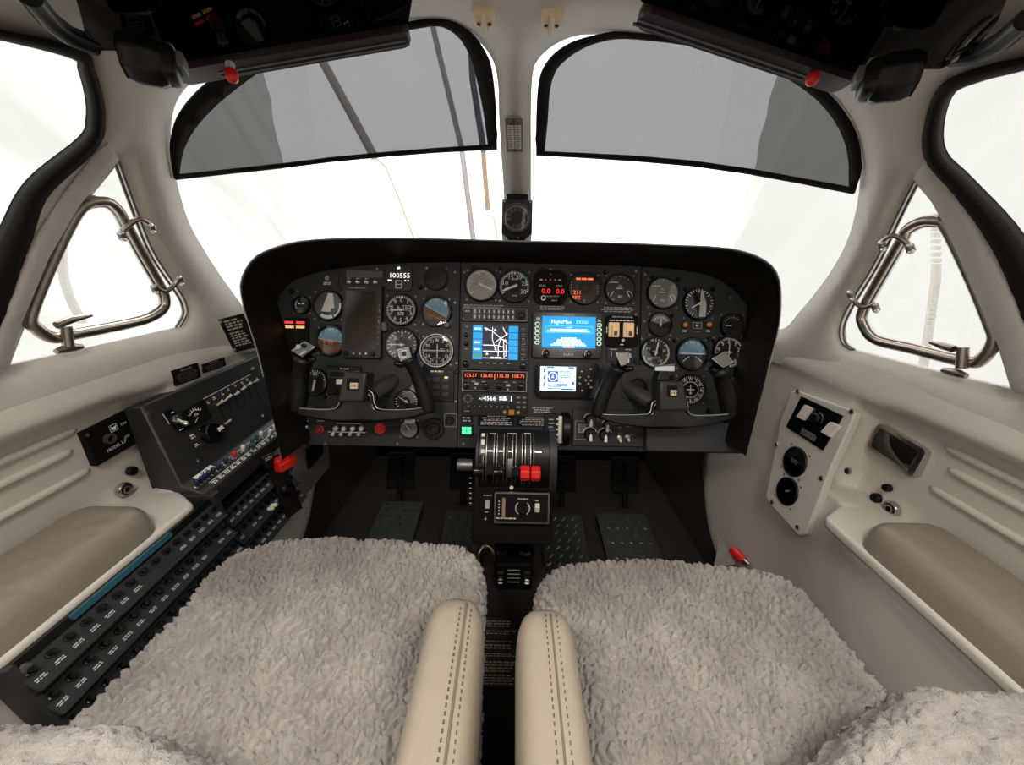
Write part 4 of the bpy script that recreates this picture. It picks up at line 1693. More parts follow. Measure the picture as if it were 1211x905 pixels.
for x, y in ((16, 10), (26, 13), (14, 3), (14, -4), (27, -8), (17, -12)):
    b.rect(x * K, y * K, 2.2 * K, .8 * K, .0248)
for x, y in ((24, 4), (21, 0), (27, 0), (24, -4)):
    b.rect(x * K, y * K, .9 * K, 1.4 * K, .0248)
b.build('lettering', WHITE, t)

t = unit('extinguisher_panel', 'black octagonal panel with two tan lit windows right of the blue display', 'panel', 715, 373, 755, 411, .005, MATTE, 6)
for x in (-9.8, 7.4):
    b = MB()
    b.rrect(x * K, 1.4 * K, 12.5 * K, 17 * K, K, .005, .0085, .0008)
    lt = b.build('lit_window', E_LAMP, t)
    b = MB()
    b.rect((x + 1.5) * K, 4.5 * K, 4.4 * K, 7 * K, .0089)
    b.build('amber_pane', mat('glow_amber_pane', (.55, .33, .10), emit=.8), lt)
    b = MB()
    b.rect((x + 1.8) * K, -3 * K, 4 * K, 5 * K, .0089)
    b.rect((x - 2.6) * K, 0, .6 * K, 13 * K, .0089)
    b.build('dark_pane', mat('brown_pane', (.08, .055, .03), .3), lt)
b = MB()
b.text('FIRE EXTINGUISHER', 0, 16.6 * K, 1.9 * K, .0055)
b.scribble(-1 * K, 12.4 * K, 32 * K, 1.7 * K, 1, .0055, .8, centre=True)
for x in (-18, 17.5):
    b.M = Matrix.Translation((x * K, 1 * K, 0)) @ Matrix.Rotation(PI / 2, 4, 'Z')
    b.scribble(0, 0, 9 * K, 1.5 * K, 1, .0055, .8, centre=True)
b.M = Matrix()
b.rect(0, -16 * K, 4 * K, 1.2 * K, .0055)
b.build('lettering', WHITE, t)
b = MB()
b.lathe(1 * K, -11 * K, [(1.9 * K, .005), (1.9 * K, .008), (0, .009)], 12)
b.build('test_button', CREAM, t, smooth=40)
t = unit('light_switch_plate', 'small black switch plate under the two tan lit windows', 'switch', 717, 412, 750, 428, .003)
toggle(t, 10 * K, 0, .003, .004, .014, -.4)
b = MB()
b.rect(5 * K, 1 * K, 5 * K, .7 * K, .0034)
b.rect(-11 * K, 1 * K, .8 * K, 6 * K, .0034)
b.scribble(-8 * K, 6.5 * K, 9 * K, 1.6 * K, 1, .0034)
b.scribble(10 * K, 6.5 * K, 9 * K, 1.6 * K, 1, .0034)
b.build('lettering', WHITE, t)

# ---- right section
gauge(783.5, 347, 39, 'grey faced engine gauge at the top left of the right panel', face=mat('grey_face', (.22, .21, .19), .4), marks=multi, name='engine_gauge')
_t = gauge(826, 359.5, 39, 'dark gauge crossed by a painted pale reflection wedge on the right panel', marks=dial([], -150, 150, 24, 4), needles=((-120, .6, .07, WHITE),), name='wedge_gauge')
_R = 19.5 * K
b = MB()
b.prism([(.0 * _R, -.82 * _R), (.42 * _R, -.78 * _R), (.44 * _R, .0), (.20 * _R, .84 * _R), (.12 * _R, .84 * _R)], .003, .0036)
b.build('reflection_wedge', mat('reflection_wedge', (.62, .60, .57), .4), _t)  # a reflection in the glass, drawn as a pale shape on the dial
gauge(780.5, 384, 29, 'small gauge with a white needle under the grey engine gauge', marks=lambda b, R: (b.ticks(0, 0, R * .5, R * .66, R * .05, 8, .0026, -60, 75), b.arc(0, .0, .62 * R, .66 * R, 30, 150, .0026)), needles=((5, .6, .1, WHITE),), face=DIAL, name='small_gauge', extra=lambda t, R: MB().arc(0, 0, .02 * R, .86 * R, 20, 160, .0024, 16).build('pale_sector', mat('grey_sector', (.2, .19, .18), .5), t))


def asi(t, R):
    b = MB()
    b.arc(0, 0, .76 * R, .85 * R, 100, 265, .0027, 20)
    b.build('green_arc', mat('pale_green_paint', (.45, .62, .38), .5), t)
    b = MB()
    b.arc(0, 0, .76 * R, .85 * R, -70, 40, .0027, 16)
    b.build('cream_arc', mat('cream_paint', (.66, .62, .48), .5), t)


gauge(775, 417.5, 38, 'airspeed dial with green and cream arcs behind the right yoke clip', marks=dial(['', '80', '120', '160', '200'], 0, 300, 24, 4, .12, .55, (('KNOTS', 0, -.3, .12), ('IAS', -.1, .1, .1)), .03), needles=((12, .72, .09, WHITE),), extra=asi, name='airspeed_gauge')
gauge(818, 419, 40, 'attitude indicator with half round blue sky behind the right yoke', extra=lambda t, R: (horizon(SKYBLUE, mat('black_ground', (.015, .014, .013), .5), 0)(t, R), MB().rect(0, .03 * R, 1.3 * R, .06 * R, .0042).rect(-.38 * R, -.3 * R, .5 * R, .035 * R, .0042, .7).rect(.38 * R, -.3 * R, .5 * R, .035 * R, .0042, -.7).build('aircraft_symbol', WHITE, t)), name='attitude_indicator')
gauge(865.5, 385.5, 30, 'dim dark gauge at the far right edge of the panel', marks=lambda b, R: (b.rect(-.3 * R, .0, .5 * R, .05 * R, .0026), b.ticks(0, 0, R * .6, R * .72, R * .03, 7, .0026, -60, 60)), name='dim_gauge')
gauge(861, 417, 40, 'black altimeter with a level white needle at the far right', marks=dial(list('0123456789'), 0, 360, 50, 5, .17, .6), needles=((-92, .75, .07, WHITE), (2, .62, .05, WHITE)), name='altimeter')
gauge(816, 461, 37, 'compass dial with white plane symbol right of the right yoke hub', marks=dial(['N', '3', '6', 'E', '12', '15', 'S', '21', '24', 'W', '30', '33'], 0, 360, 36, 3, .17, .68), extra=lambda t, R: (MB().arc(0, 0, .48 * R, .52 * R, 0, 360, .0027, 30).rect(0, 0, .5 * R, .07 * R, .003).rect(0, 0, .07 * R, .6 * R, .003).rect(0, -.22 * R, .2 * R, .05 * R, .003).build('aircraft_symbol', WHITE, t)), name='heading_indicator', knob=(-.95, -.9))
gauge(865, 461, 33, 'dim vertical speed dial at the lower far right of the panel', marks=dial([], 0, 360, 20, 5), needles=((-100, .6, .06, DIM),), name='dim_gauge')
for u, l in ((809.5, 'left of the two amber lenses below the wedge gauge'), (837.5, 'right of the two amber lenses below the wedge gauge')):
    t = thing('amber_light', l, 'light', PF.at(u, 384.5))
    b = MB()
    b.lathe(0, 0, [(4.2 * K, 0), (4.2 * K, .005), (3.4 * K, .006)], 16)
    b.build('rim', BLACK, t, smooth=40)
    b = MB()
    b.lathe(0, 0, [(3.4 * K, .003), (3.4 * K, .007), (2 * K, .0095), (0, .0105)], 16)
    b.build('lens', AMBER, t, smooth=60)
    b = MB()
    b.scribble(0, -7 * K, 5 * K, 2.6 * K, 2, .0006, centre=True)
    b.build('lettering', WHITE, t)
t = thing('mode_switch', 'small toggle in a printed box between the two amber lenses', 'switch', PF.at(824, 385))
b = MB()
b.rrect(0, 0, 12 * K, 10 * K, K, 0, .0015)
b.build('base_plate', PANEL, t)
toggle(t, 0, 0, .0015, .003, .008, .5, SILVER)
b = MB()
b.outline(0, 0, 11 * K, 7 * K, .5 * K, .0018)
b.scribble(0, -7 * K, 7 * K, 1.2 * K, 1, .0018, centre=True)
b.build('lettering', DIM, t)
# tube boot of the right yoke and little knobs around the gauges
b = MB()
b.lathe(*PF.hit(754, 458), [(11 * K, 0), (11 * K, .004), (9 * K, .006), (8 * K, .002)], 24)
b.build('shaft_collar', BLACK, panel, smooth=40)
b = MB()
b.rrect(*PF.hit(752, 452), 34 * K, 40 * K, 5 * K, 0, .0025, .001)
b.build('shaft_plate', PANEL2, panel)
for u, v in ((772, 329), (802, 331), (811, 342), (843, 342), (795, 373), (798, 403), (844, 404), (852, 401), (838, 401), (767, 405), (795, 447), (838, 486), (884, 442), (560, 318), (584, 352), (592, 318), (640, 320), (716, 322), (462, 390), (456, 391), (497, 340), (541, 440), (752, 428), (384, 470), (345, 345)):
    b = MB()
    b.cyl(0, 0, 2.9 * K, 0, .007, 12, 2.4 * K, .001)
    o = b.build('panel_knob', BLACK, panel, Matrix.Translation((*PF.hit(u, v), 0)), smooth=40)

# lower right box, rotary knobs and trim wheel
t = thing('lower_right_panel', 'grey box panel with white pointer knobs below the right yoke', 'panel', PF.at(770, 513))
b = MB()
b.rrect(44 * K, -1 * K, 108 * K, 33 * K, K, -.012, .028, .0015)
b.build('glove_box', mat('grey_box', (.040, .043, .048), .4, grain=.1, scale=40), t, smooth=30)
b = MB()
b.rrect(-52 * K, 6 * K, 83 * K, 42 * K, K, -.012, .010, .001)
b.build('switch_face', PANEL2, t, smooth=30)
b = MB()
b.outline(-81 * K, 3 * K, 20 * K, 22 * K, .4 * K, .0104)
b.scribble(-81 * K, 5 * K, 13 * K, 11 * K, 6, .0104, .4)
b.scribble(-40 * K, 11 * K, 16 * K, 1.5 * K, 1, .0104)
b.scribble(-28 * K, 9 * K, 6 * K, 2.2 * K, 2, .0104)
b.scribble(-38 * K, 7 * K, 5 * K, 1.4 * K, 1, .0104)
b.rect(-24 * K, -1 * K, 5 * K, .6 * K, .0104)
b.build('lettering', DIM, t)
for u, v, r in ((697, 496, 7), (696.5, 513, 7.6), (714, 514, 7.6), (716, 502, 5)):
    x, y = PF.hit(u, v)
    ox, oy = PF.hit(770, 513)
    x, y = x - ox, y - oy
    b = MB()
    b.arc(x, y, r * 1.06 * K, r * 1.16 * K, 20, 165, .0105, 16)
    b.build('white_arc', WHITE, t)
    b = MB()
    b.cyl(x, y, r * .95 * K, .010, .020, 20, r * .8 * K, .0012)
    kb = b.build('knob', GLOSSBLACK, t, smooth=40)
    b = MB()
    b.prism([(x - 1.5 * K, y - 7.5 * K), (x + 1.6 * K, y - 7.5 * K), (x + 1.6 * K, y - 2 * K), (x + .6 * K, y + .8 * K), (x - .3 * K, y + .8 * K), (x - 1.4 * K, y - 2 * K)], .016, .022)
    b.build('pointer', WHITE, kb)
for u, v in ((731, 517), (740.5, 516)):
    x, y = PF.hit(u, v)
    toggle(t, x - ox, y - oy, .010, .0048, .016, -.5)
t = thing('elevator_trimmer', 'black trim wheel with a white notched scale left of the pointer knobs', 'wheel', PF.at(668, 507))
b = MB()
b.M = Matrix.Rotation(PI / 2, 4, 'Y')
b.lathe(0, 0, [(0, -.010), (.036, -.010), (.039, -.007), (.039, .007), (.036, .010), (0, .010)], 36)
b.build('wheel', BLACK, t, smooth=40)
b = MB()
b.box(-7 * K, 0, .018, 4.2 * K, 31 * K, .012)
for i in range(5):
    b.box(-10.2 * K, (12 - 6 * i) * K, .018, 3 * K, 1.6 * K, .012)
b.build('white_scale', CREAM, t)
b = MB()
b.scribble(-16 * K, 0, 8 * K, 26 * K, 6, .012, .3)
b.build('lettering', DIM, t)
b = MB()
b.rrect(-10 * K, 0, 30 * K, 36 * K, K, 0, .011, .001)
b.build('housing', BLACK, t)

# ================================================================== CONTROL YOKES
DY = .80
KY = DY / FPX
YF = Frame(FWD * DY, RGT, UPV)


def yoke(label, c, bar_top, bar_bot, hornl, hornr, hub, emblem, heads, shaft_end):
    M = YF.at(*c)
    t = thing('control_yoke', label, 'yoke', M, 'control yokes')
    ox, oy = YF.hit(*c)

    def L(u, v):
        x, y = YF.hit(u, v)
        return x - ox, y - oy
    # cross bar: a thick plate whose top and bottom edges follow the photograph
    top = [L(*p) for p in smooth_poly(bar_top, 5, False)]
    bt = [L(*p) for p in smooth_poly(bar_bot, 5, False)]
    b = MB()
    b.prism((bt + top[::-1]), -.016, .014, .006)
    b.build('cross_bar', GLOSSBLACK, t, smooth=35, bevel=.004, seg=3)
    b = MB()
    b.tube([(x, y + .0004, .0135) for x, y in top], .0011, 6)
    b.build('bright_edge', SILVER, t, smooth=180, label='thin bright edge line')
    # horns
    for path, rad in (hornl, hornr):
        P = smooth_poly([(*L(u, v), z) for u, v, z in path], 4, False)
        n = len(P)
        R = [np.interp(i / (n - 1), [0, .3, .8, 1], rad) * KY for i in range(n)]
        b = MB()
        b.tube(P, R, 12)
        b.build('horn', BLACK, t, smooth=180)
    for quad, z, tr in heads:
        q = [L(*p) for p in quad]
        cx = sum(p[0] for p in q) / 4
        cy = sum(p[1] for p in q) / 4
        b = MB()
        b.prism(q, z - .016, z + .004, .0015)
        g = b.build('grip_head', BLACK, t, bevel=.003, seg=2, smooth=40)
        b = MB()
        b.prism([(cx + (x - cx) * .88, cy + (y - cy) * .88) for x, y in q], z + .003, z + .0065, .001)
        b.build('cap_plate', GREYMETAL, g, smooth=40)
        b = MB()
        qq = [(cx + (x - cx) * .93, cy + (y - cy) * .93, z + .0055) for x, y in q]
        b.tube(qq, .0010, 6, closed=True)
        b.build('bright_rim', SILVER, g, smooth=180)
        if tr == 'buttons':
            b = MB()
            b.cyl(cx - .008, cy + .0035, .0052, z + .006, z + .010, 14, bev=.001)
            b.box(cx + .004, cy - .006, z + .008, .007, .005, .003, .4)
            b.box(cx - .002, cy - .0105, z + .008, .006, .004, .003, .4)
            b.build('button', mat('pale_button', (.5, .49, .47), .4), g, smooth=40, kind='stuff')
            b = MB()
            b.cyl(cx + .003, cy + .006, .0042, z + .006, z + .013, 12, bev=.001)
            b.build('hat_switch', BLACK, g, smooth=40)
        elif tr == 'rocker':
            b = MB()
            b.box(cx, cy + .006, z + .0075, .011, .0022, .002, .1)
            b.box(cx, cy - .006, z + .0075, .011, .0022, .002, .1)
            b.build('white_bars', WHITE, g)
            b = MB()
            b.box(cx, cy, z + .009, .006, .008, .006)
            b.build('rocker', BLACK, g, bevel=.001)
        # finger trigger under the head
        b = MB()
        sx = 1 if cx < 0 else -1
        b.tube([(cx + sx * .0, cy - .016, z - .012), (cx + sx * .012, cy - .021, z - .006), (cx + sx * .020, cy - .019, z + .002)], [.007, .007, .0045], 8)
        b.build('trigger', GLOSSBLACK, g, smooth=180)
    # hub with raised cover and emblem window
    h = [L(*p) for p in hub]
    b = MB()
    b.prism(h, -.012, .034, .004)
    hb = b.build('hub', mat('hub_black', (.022, .021, .020), .36, grain=.1, spec=.4), t, bevel=.003, seg=2, smooth=40)
    eq = [L(*p) for p in emblem]
    ex, ey = (eq[0][0] + eq[1][0]) / 2, (eq[0][1] + eq[1][1]) / 2
    w, hh = abs(eq[1][0] - eq[0][0]), abs(eq[1][1] - eq[0][1])
    b = MB()
    b.rrect(ex - .001, ey + .001, w + .005, hh + .005, .0025, .033, .0345)
    b.build('emblem_recess', MATTE, hb)
    b = MB()
    b.rrect(ex + .0014, ey - .002, w * .78, hh * .62, .001, .0344, .0354)
    b.build('emblem_plate', E_PLATE, hb, label='small cream emblem plate')
    b = MB()
    b.text('340', ex + .0014, ey - .002, hh * .36, .0357, sx=1.0)
    b.build('lettering', BLACK, hb)
    b = MB()
    b.tube([(0, .002, -.02), shaft_end], [.017, .017], 16)
    b.build('shaft', GREYMETAL, t, smooth=40)
    return t, L


YL, LL = yoke('left control yoke, its grip head with buttons and hub marked 340', (427, 472),
              [(348, 481), (365, 483), (395, 484), (404, 478), (410, 462), (440, 462), (446, 478), (454, 484), (485, 484), (505, 481)],
              [(348, 489), (380, 496), (405, 499), (430, 500), (450, 499), (470, 497), (490, 494), (512, 488)],
              ([(352, 486, 0), (356, 468, .006), (360, 445, .014), (369, 424, .03)], [9, 10, 9.5, 11]),
              ([(507, 488, 0), (503, 470, .004), (496, 446, .012), (487, 424, .026)], [8.5, 9, 8, 10]),
              [(407, 475), (437, 475), (441, 441), (415, 439)], [(420.5, 449.5), (431.5, 460.5)],
              [([(359, 417), (372, 424.5), (386, 412.5), (374, 406.5)], .040, 'buttons'), ([(480, 429), (493, 424.5), (489.5, 412.5), (476, 415)], .034, 'rocker')], (.04, .045, -.115))
YR, LR = yoke('right control yoke with plain grip caps and hub marked 340', (788, 484),
              [(704, 487), (716, 490), (755, 490), (766, 487), (772, 474), (806, 474), (811, 487), (820, 491), (850, 490), (864, 488)],
              [(702, 493), (720, 499), (745, 504), (775, 507), (800, 507), (830, 504), (850, 499), (868, 493)],
              ([(707, 492, 0), (710, 475, .004), (717, 455, .012), (727, 435, .026)], [8.5, 9, 8, 10]),
              ([(862, 491, 0), (858, 472, .006), (850, 450, .014), (841, 437, .03)], [8.5, 10, 9.5, 11]),
              [(773, 485), (807, 485), (800, 451), (773, 450)], [(783, 458), (792, 468)],
              [([(728, 435), (737, 430), (737, 418), (721, 418.5)], .036, None), ([(828, 426), (841, 436), (853, 430), (843, 417.5)], .040, None)], (-.055, .045, -.115))
# chart clip above the right hub
b = MB()
q = [LR(*p) for p in ((770, 450), (786, 450), (782, 438), (774, 438))]
b.prism(q, .0, .03, .002)
cl = b.build('chart_clip', BLACK, YR, bevel=.002)
b = MB()
x0, y0 = LR(768, 434)
x1, y1 = LR(790, 432)
b.tube([(x0, y0, .034), (x1, y1, .034)], .0016, 8)
b.box((x0 + x1) / 2, y0 - .004, .028, x1 - x0, .010, .008)
b.build('clip_bar', SILVER, cl, smooth=40)

# ================================================================== THROTTLE PEDESTAL
DQ = .815
KQ = DQ / FPX
QF = Frame(FWD * DQ, RGT, UPV)
ped = thing('throttle_pedestal', 'black throttle pedestal with slotted curved quadrant below the radios', 'pedestal', QF.at(607, 545))
ox, oy = QF.hit(607, 545)


def Q(u, v):
    x, y = QF.hit(u, v)
    return x - ox, y - oy


# curved quadrant: a sector bulging to the pilots, axis along x
def qz(y):                       # bulge of the quadrant face over local height
    s = (y + .004) / .075
    return .058 * math.sqrt(max(0, 1 - min(1, s * s))) - .045


xq0, xq1 = Q(565, 545)[0], Q(650, 545)[0]
ysamp = np.linspace(-.072, .066, 28)


def qstrip(x0, x1, y0, y1, h, n=14):
    b = MB()
    for i in range(n + 1):
        y = y0 + (y1 - y0) * i / n
        z = qz(y) + h
        b.v += [(x0, y, z), (x1, y, z), (x1, y, z - h - .004), (x0, y, z - h - .004)]
    for i in range(n):
        k = 4 * i
        b.f += [(k, k + 1, k + 5, k + 4), (k + 1, k + 2, k + 6, k + 5), (k + 3, k, k + 4, k + 7)]
    return b


qstrip(xq0, xq1, -.070, .064, 0, 24).build('quadrant_face', BLACK, ped, smooth=40)
for x0, x1 in ((xq1 - .001, xq1 + .014), (xq0 - .003, xq0 + .002)):
    b = qstrip(x0, x1, -.070, .064, .006, 24)
    b.build('side_rail', PANEL2, ped, smooth=40)
b = MB()
b.box((xq0 + xq1) / 2, -.115, -.03, xq1 - xq0 + .02, .13, .05)
b.box((xq0 + xq1) / 2, -.01, -.08, xq1 - xq0 + .02, .12, .06)
b.build('body', MATTE, ped, bevel=.004)
# slot frames
SLOTS = [(573.5, 1, .0), (586, 1, 0), (597.5, 1, 0), (608, 1, 0), (619, 1, 0), (629, 1, 0)]
for i, (u, _, _) in enumerate(SLOTS):
    x = Q(u, 545)[0]
    for dx in (-.0032, .0032):
        qstrip(x + dx - .0006, x + dx + .0006, -.048 if i != 2 else -.066, .056, .0016).build('slot_edge', SILVER, ped)
    qstrip(x - .0026, x + .0026, -.048, .056, .0005).build('slot', MATTE, ped)
y_ = Q(607, 533)[1]
for u0, u1 in ((577, 583), (590, 595), (601, 605), (632, 640)):
    qstrip(Q(u0, 533)[0], Q(u1, 533)[0], y_ - .001, y_ + .001, .0008, 1).build('index_line', SILVER, ped)
# levers and knobs
for u, v, w, m, kind, lab in ((568, 552, 11, BLACK, 'cyl', None), (581, 551, 9, BLACK, 'flat', None), (590, 553, 9, BLACK, 'cyl', None), (610, 553, 9, BLACK, 'flat', None),
                              (620, 554, 10.5, RED, 'red', 'red mixture lever'), (632, 554.5, 10.5, RED, 'red', 'red mixture lever')):
    x, y = Q(u, v)
    z = qz(y)
    b = MB()
    b.box(x, y, z + .012, .0032, .010, .030)
    lv = b.build('lever', SILVER if kind != 'red' else RED, ped)
    b = MB()
    if kind == 'cyl':
        b.M = Matrix.Translation((x, y, z + .028)) @ Matrix.Rotation(PI / 2, 4, 'Y')
        b.lathe(0, 0, [(0, -w / 2 * KQ), (.0095, -w / 2 * KQ), (.0105, 0), (.0095, w / 2 * KQ), (0, w / 2 * KQ)], 16)
        b.build('knob', GLOSSBLACK, lv, smooth=40)
    elif kind == 'flat':
        b.rrect(x, y, w * KQ, 10 * KQ, .003, z + .020, z + .032, .002)
        b.build('knob', BLACK, lv, smooth=40)
    else:
        b.M = Matrix.Translation((x, y, z + .028))
        P = [(math.cos(a) * .017, math.sin(a) * .016) for a in np.linspace(0, 2 * PI, 15)[:-1]]
        P = [(p[0] * (.86 if i % 2 else 1.0), p[1] * (.86 if i % 2 else 1.0)) for i, p in enumerate(P)]
        b.M = b.M @ Matrix.Rotation(PI / 2, 4, 'Y')
        b.prism(P, -w / 2 * KQ, w / 2 * KQ, 0)
        b.build('knob', RED, lv, bevel=.002, seg=2, smooth=40, label=lab)
x, y = Q(603, 551)
qstrip(x - .0045, x + .0045, y - .022, y + .018, .003).build('bright_slide', SILVER, ped, label='bright metal slide')
# gear lever knob sticking out on the left
x, y = Q(550, 550)
b = MB()
b.M = Matrix.Translation((x, y, .0)) @ Matrix.Rotation(PI / 2, 4, 'Y')
b.lathe(0, 0, [(0, -.016), (.0115, -.016), (.0125, -.012), (.0125, .012), (.0115, .016), (0, .016)], 18)
b.build('friction_knob', GREYMETAL, ped, smooth=40, label='dull metal knob sticking out to the left')
x, y = Q(653, 558)
b = MB()
b.M = Matrix.Translation((x, y, -.02)) @ Matrix.Rotation(PI / 2, 4, 'Y')
b.lathe(0, 0, [(0, -.006), (.022, -.006), (.024, -.003), (.024, .003), (.022, .006), (0, .006)], 24)
b.build('friction_wheel', BLACK, ped, smooth=40)
# white marked strip on the left rail
x, y = Q(571, 522)
qstrip(x - .005, x + .005, y - .026, y + .014, .007).build('indicator_strip', mat('grey_strip', (.05, .05, .05), .4), ped, smooth=40)
for v, h in ((514.5, 3.2), (522, 6), (532, 4)):
    xx, yy = Q(571.5, v)
    qstrip(xx - .0035, xx + .0035, yy - h / 2 * KQ, yy + h / 2 * KQ, .008, 2).build('white_mark', WHITE, ped)
for us, n_ in (((579, 590), 1), ((600, 612), 1), ((619, 632), 1)):
    b = MB()
    x0, y0 = Q((us[0] + us[1]) / 2, 513.5)
    b.scribble(x0, y0, 11 * KQ, 1.6 * KQ, 1, qz(y0) + .003)
    b.build('lettering', WHITE, ped)
x, y = Q(624.5, 537)
b = MB()
for i in range(5):
    yy = y + (.013 - .0062 * i)
    b.text('OFMLR'[i] if i < 0 else '-', x, yy, .003, qz(yy) + .002, sx=2)
b.build('scale_marks', WHITE, ped)
x, y = Q(605, 577)
b = MB()
b.cyl(x, y, 2.3 * KQ, -.005, .002, 12, bev=.001)
b.build('white_stud', CREAM, ped, smooth=40)
b = MB()
b.scribble(x, y + .004, 50 * KQ, 2 * KQ, 1, -.0046, .4)
b.build('lettering', DIM, ped)

# autopilot controller box on the pedestal face
t = thing('trim_controller', 'silver framed black controller box with tan slider below the levers', 'controller', QF.at(617, 600, .012))
b = MB()
b.rrect(0, 0, 63 * KQ, 36 * KQ, 1.5 * KQ, -.04, .004, .001)
b.build('faceplate', MATTE, t)
b = MB()
o_, i_ = rr(0, 0, 64 * KQ, 36 * KQ, 2 * KQ), rr(0, 0, 60.5 * KQ, 32.5 * KQ, 1.5 * KQ)
n = len(o_)
b.add([(p[0], p[1], .006) for p in o_] + [(p[0], p[1], .006) for p in i_] + [(p[0], p[1], .0) for p in o_] + [(p[0], p[1], .003) for p in i_],
      [(q, (q + 1) % n, n + (q + 1) % n, n + q) for q in range(n)] + [(2 * n + q, 2 * n + (q + 1) % n, (q + 1) % n, q) for q in range(n)] + [(n + q, n + (q + 1) % n, 3 * n + (q + 1) % n, 3 * n + q) for q in range(n)])
b.build('silver_frame', SILVER, t)
b = MB()
b.rrect(-21 * KQ, 0, 3.6 * KQ, 23 * KQ, KQ, .004, .008, .001)
b.build('slider', mat('tan_slider', (.34, .19, .12), .45), t)
b = MB()
b.arc(1 * KQ, -.5 * KQ, 7.6 * KQ, 8.6 * KQ, 130, 235, .0045)
b.arc(1 * KQ, -.5 * KQ, 7.6 * KQ, 8.6 * KQ, -55, 50, .0045)
b.scribble(1 * KQ, 10.5 * KQ, 12 * KQ, 1.8 * KQ, 1, .0045, centre=True)
b.scribble(18 * KQ, 8.5 * KQ, 5 * KQ, 1.5 * KQ, 1, .0045)
b.scribble(-17 * KQ, -12.5 * KQ, 25 * KQ, 1.8 * KQ, 1, .0045, .8)
for i in range(5):
    b.rect(-26.5 * KQ, (7 - 3.6 * i) * KQ, 1.4 * KQ, 1.6 * KQ, .0045)
b.build('lettering', mat('pale_print', (.62, .56, .48), .5), t)
b = MB()
b.cyl(1 * KQ, -.5 * KQ, 6.4 * KQ, .004, .014, 20, 5 * KQ, .001)
kb = b.build('knob', BLACK, t, smooth=40)
b = MB()
b.rrect(18 * KQ, .5 * KQ, 5.6 * KQ, 10 * KQ, .6 * KQ, .004, .007, .0008)
rk = b.build('rocker_switch', CREAM, t)
b = MB()
b.rect(18 * KQ, -1.5 * KQ, 5 * KQ, 4.5 * KQ, .0073)
b.build('rocker_shade', mat('tan_rocker', (.45, .40, .33), .4), rk)
sw = thing('flap_switch', 'small upright tan rocker switch left of the silver framed box', 'switch', QF.at(576.5, 596, .0))
b = MB()
b.rrect(0, 0, 12 * KQ, 30 * KQ, KQ, -.01, .003)
b.build('base_plate', MATTE, sw)
b = MB()
b.rrect(0, 0, 5.4 * KQ, 9.6 * KQ, .6 * KQ, .003, .006, .0008)
b.build('rocker', mat('tan_rocker', (.45, .40, .33), .4), sw)
b = MB()
b.scribble(0, 10.5 * KQ, 10 * KQ, 2 * KQ, 1, .0034, centre=True)
b.scribble(0, -9 * KQ, 6 * KQ, 2 * KQ, 1, .0034, centre=True)
b.cyl(-2 * KQ, -17.5 * KQ, 1.2 * KQ, -.005, .004, 8)
b.build('lettering', DIM, sw)
# white scale marks on the lower left of the pedestal
b = MB()
for i in range(6):
    b.rect(*Q(556, 566 + 6 * i), 2.4 * KQ, 1.2 * KQ, -.004)
b.build('scale_marks', DIM, ped)

# lower console with the fuel selectors, standing on the floor ahead of the seats
fs = thing('fuel_selector', 'black floor console with two chrome fuel selector handles', 'selector', Matrix.Translation((0, .86, -.90)))
b = MB()
b.box(.016, .06, .09, .11, .16, .18)
b.box(.016, -.01, .045, .10, .10, .09)
b.build('console', MATTE, fs, bevel=.006)
for x in (-.018, .045):
    b = MB()
    b.cyl(x, -.01, .019, .09, .097, 18)
    pl = b.build('selector_plate', mat('grey_plate', (.10, .10, .095), .4), fs, smooth=40)
    b = MB()
    b.box(x, -.005, .106, .034, .012, .014)
    b.box(x, -.018, .104, .012, .020, .010)
    b.build('handle', GLOSSBLACK, pl, bevel=.002)
for x in (-.020, .052):
    b = MB()
    b.box(x, -.062, .045, .014, .006, .010)
    b.box(x, -.062, .062, .016, .006, .008)
    b.cyl(x, -.064, .008, .03, .036, 12)
    b.build('chrome_clip', SILVER, fs)
b = MB()
for i in range(4):
    b.box(.016, -.0605, .03 + .014 * i, .034, .001, .002)
b.build('lettering', DIM, fs)

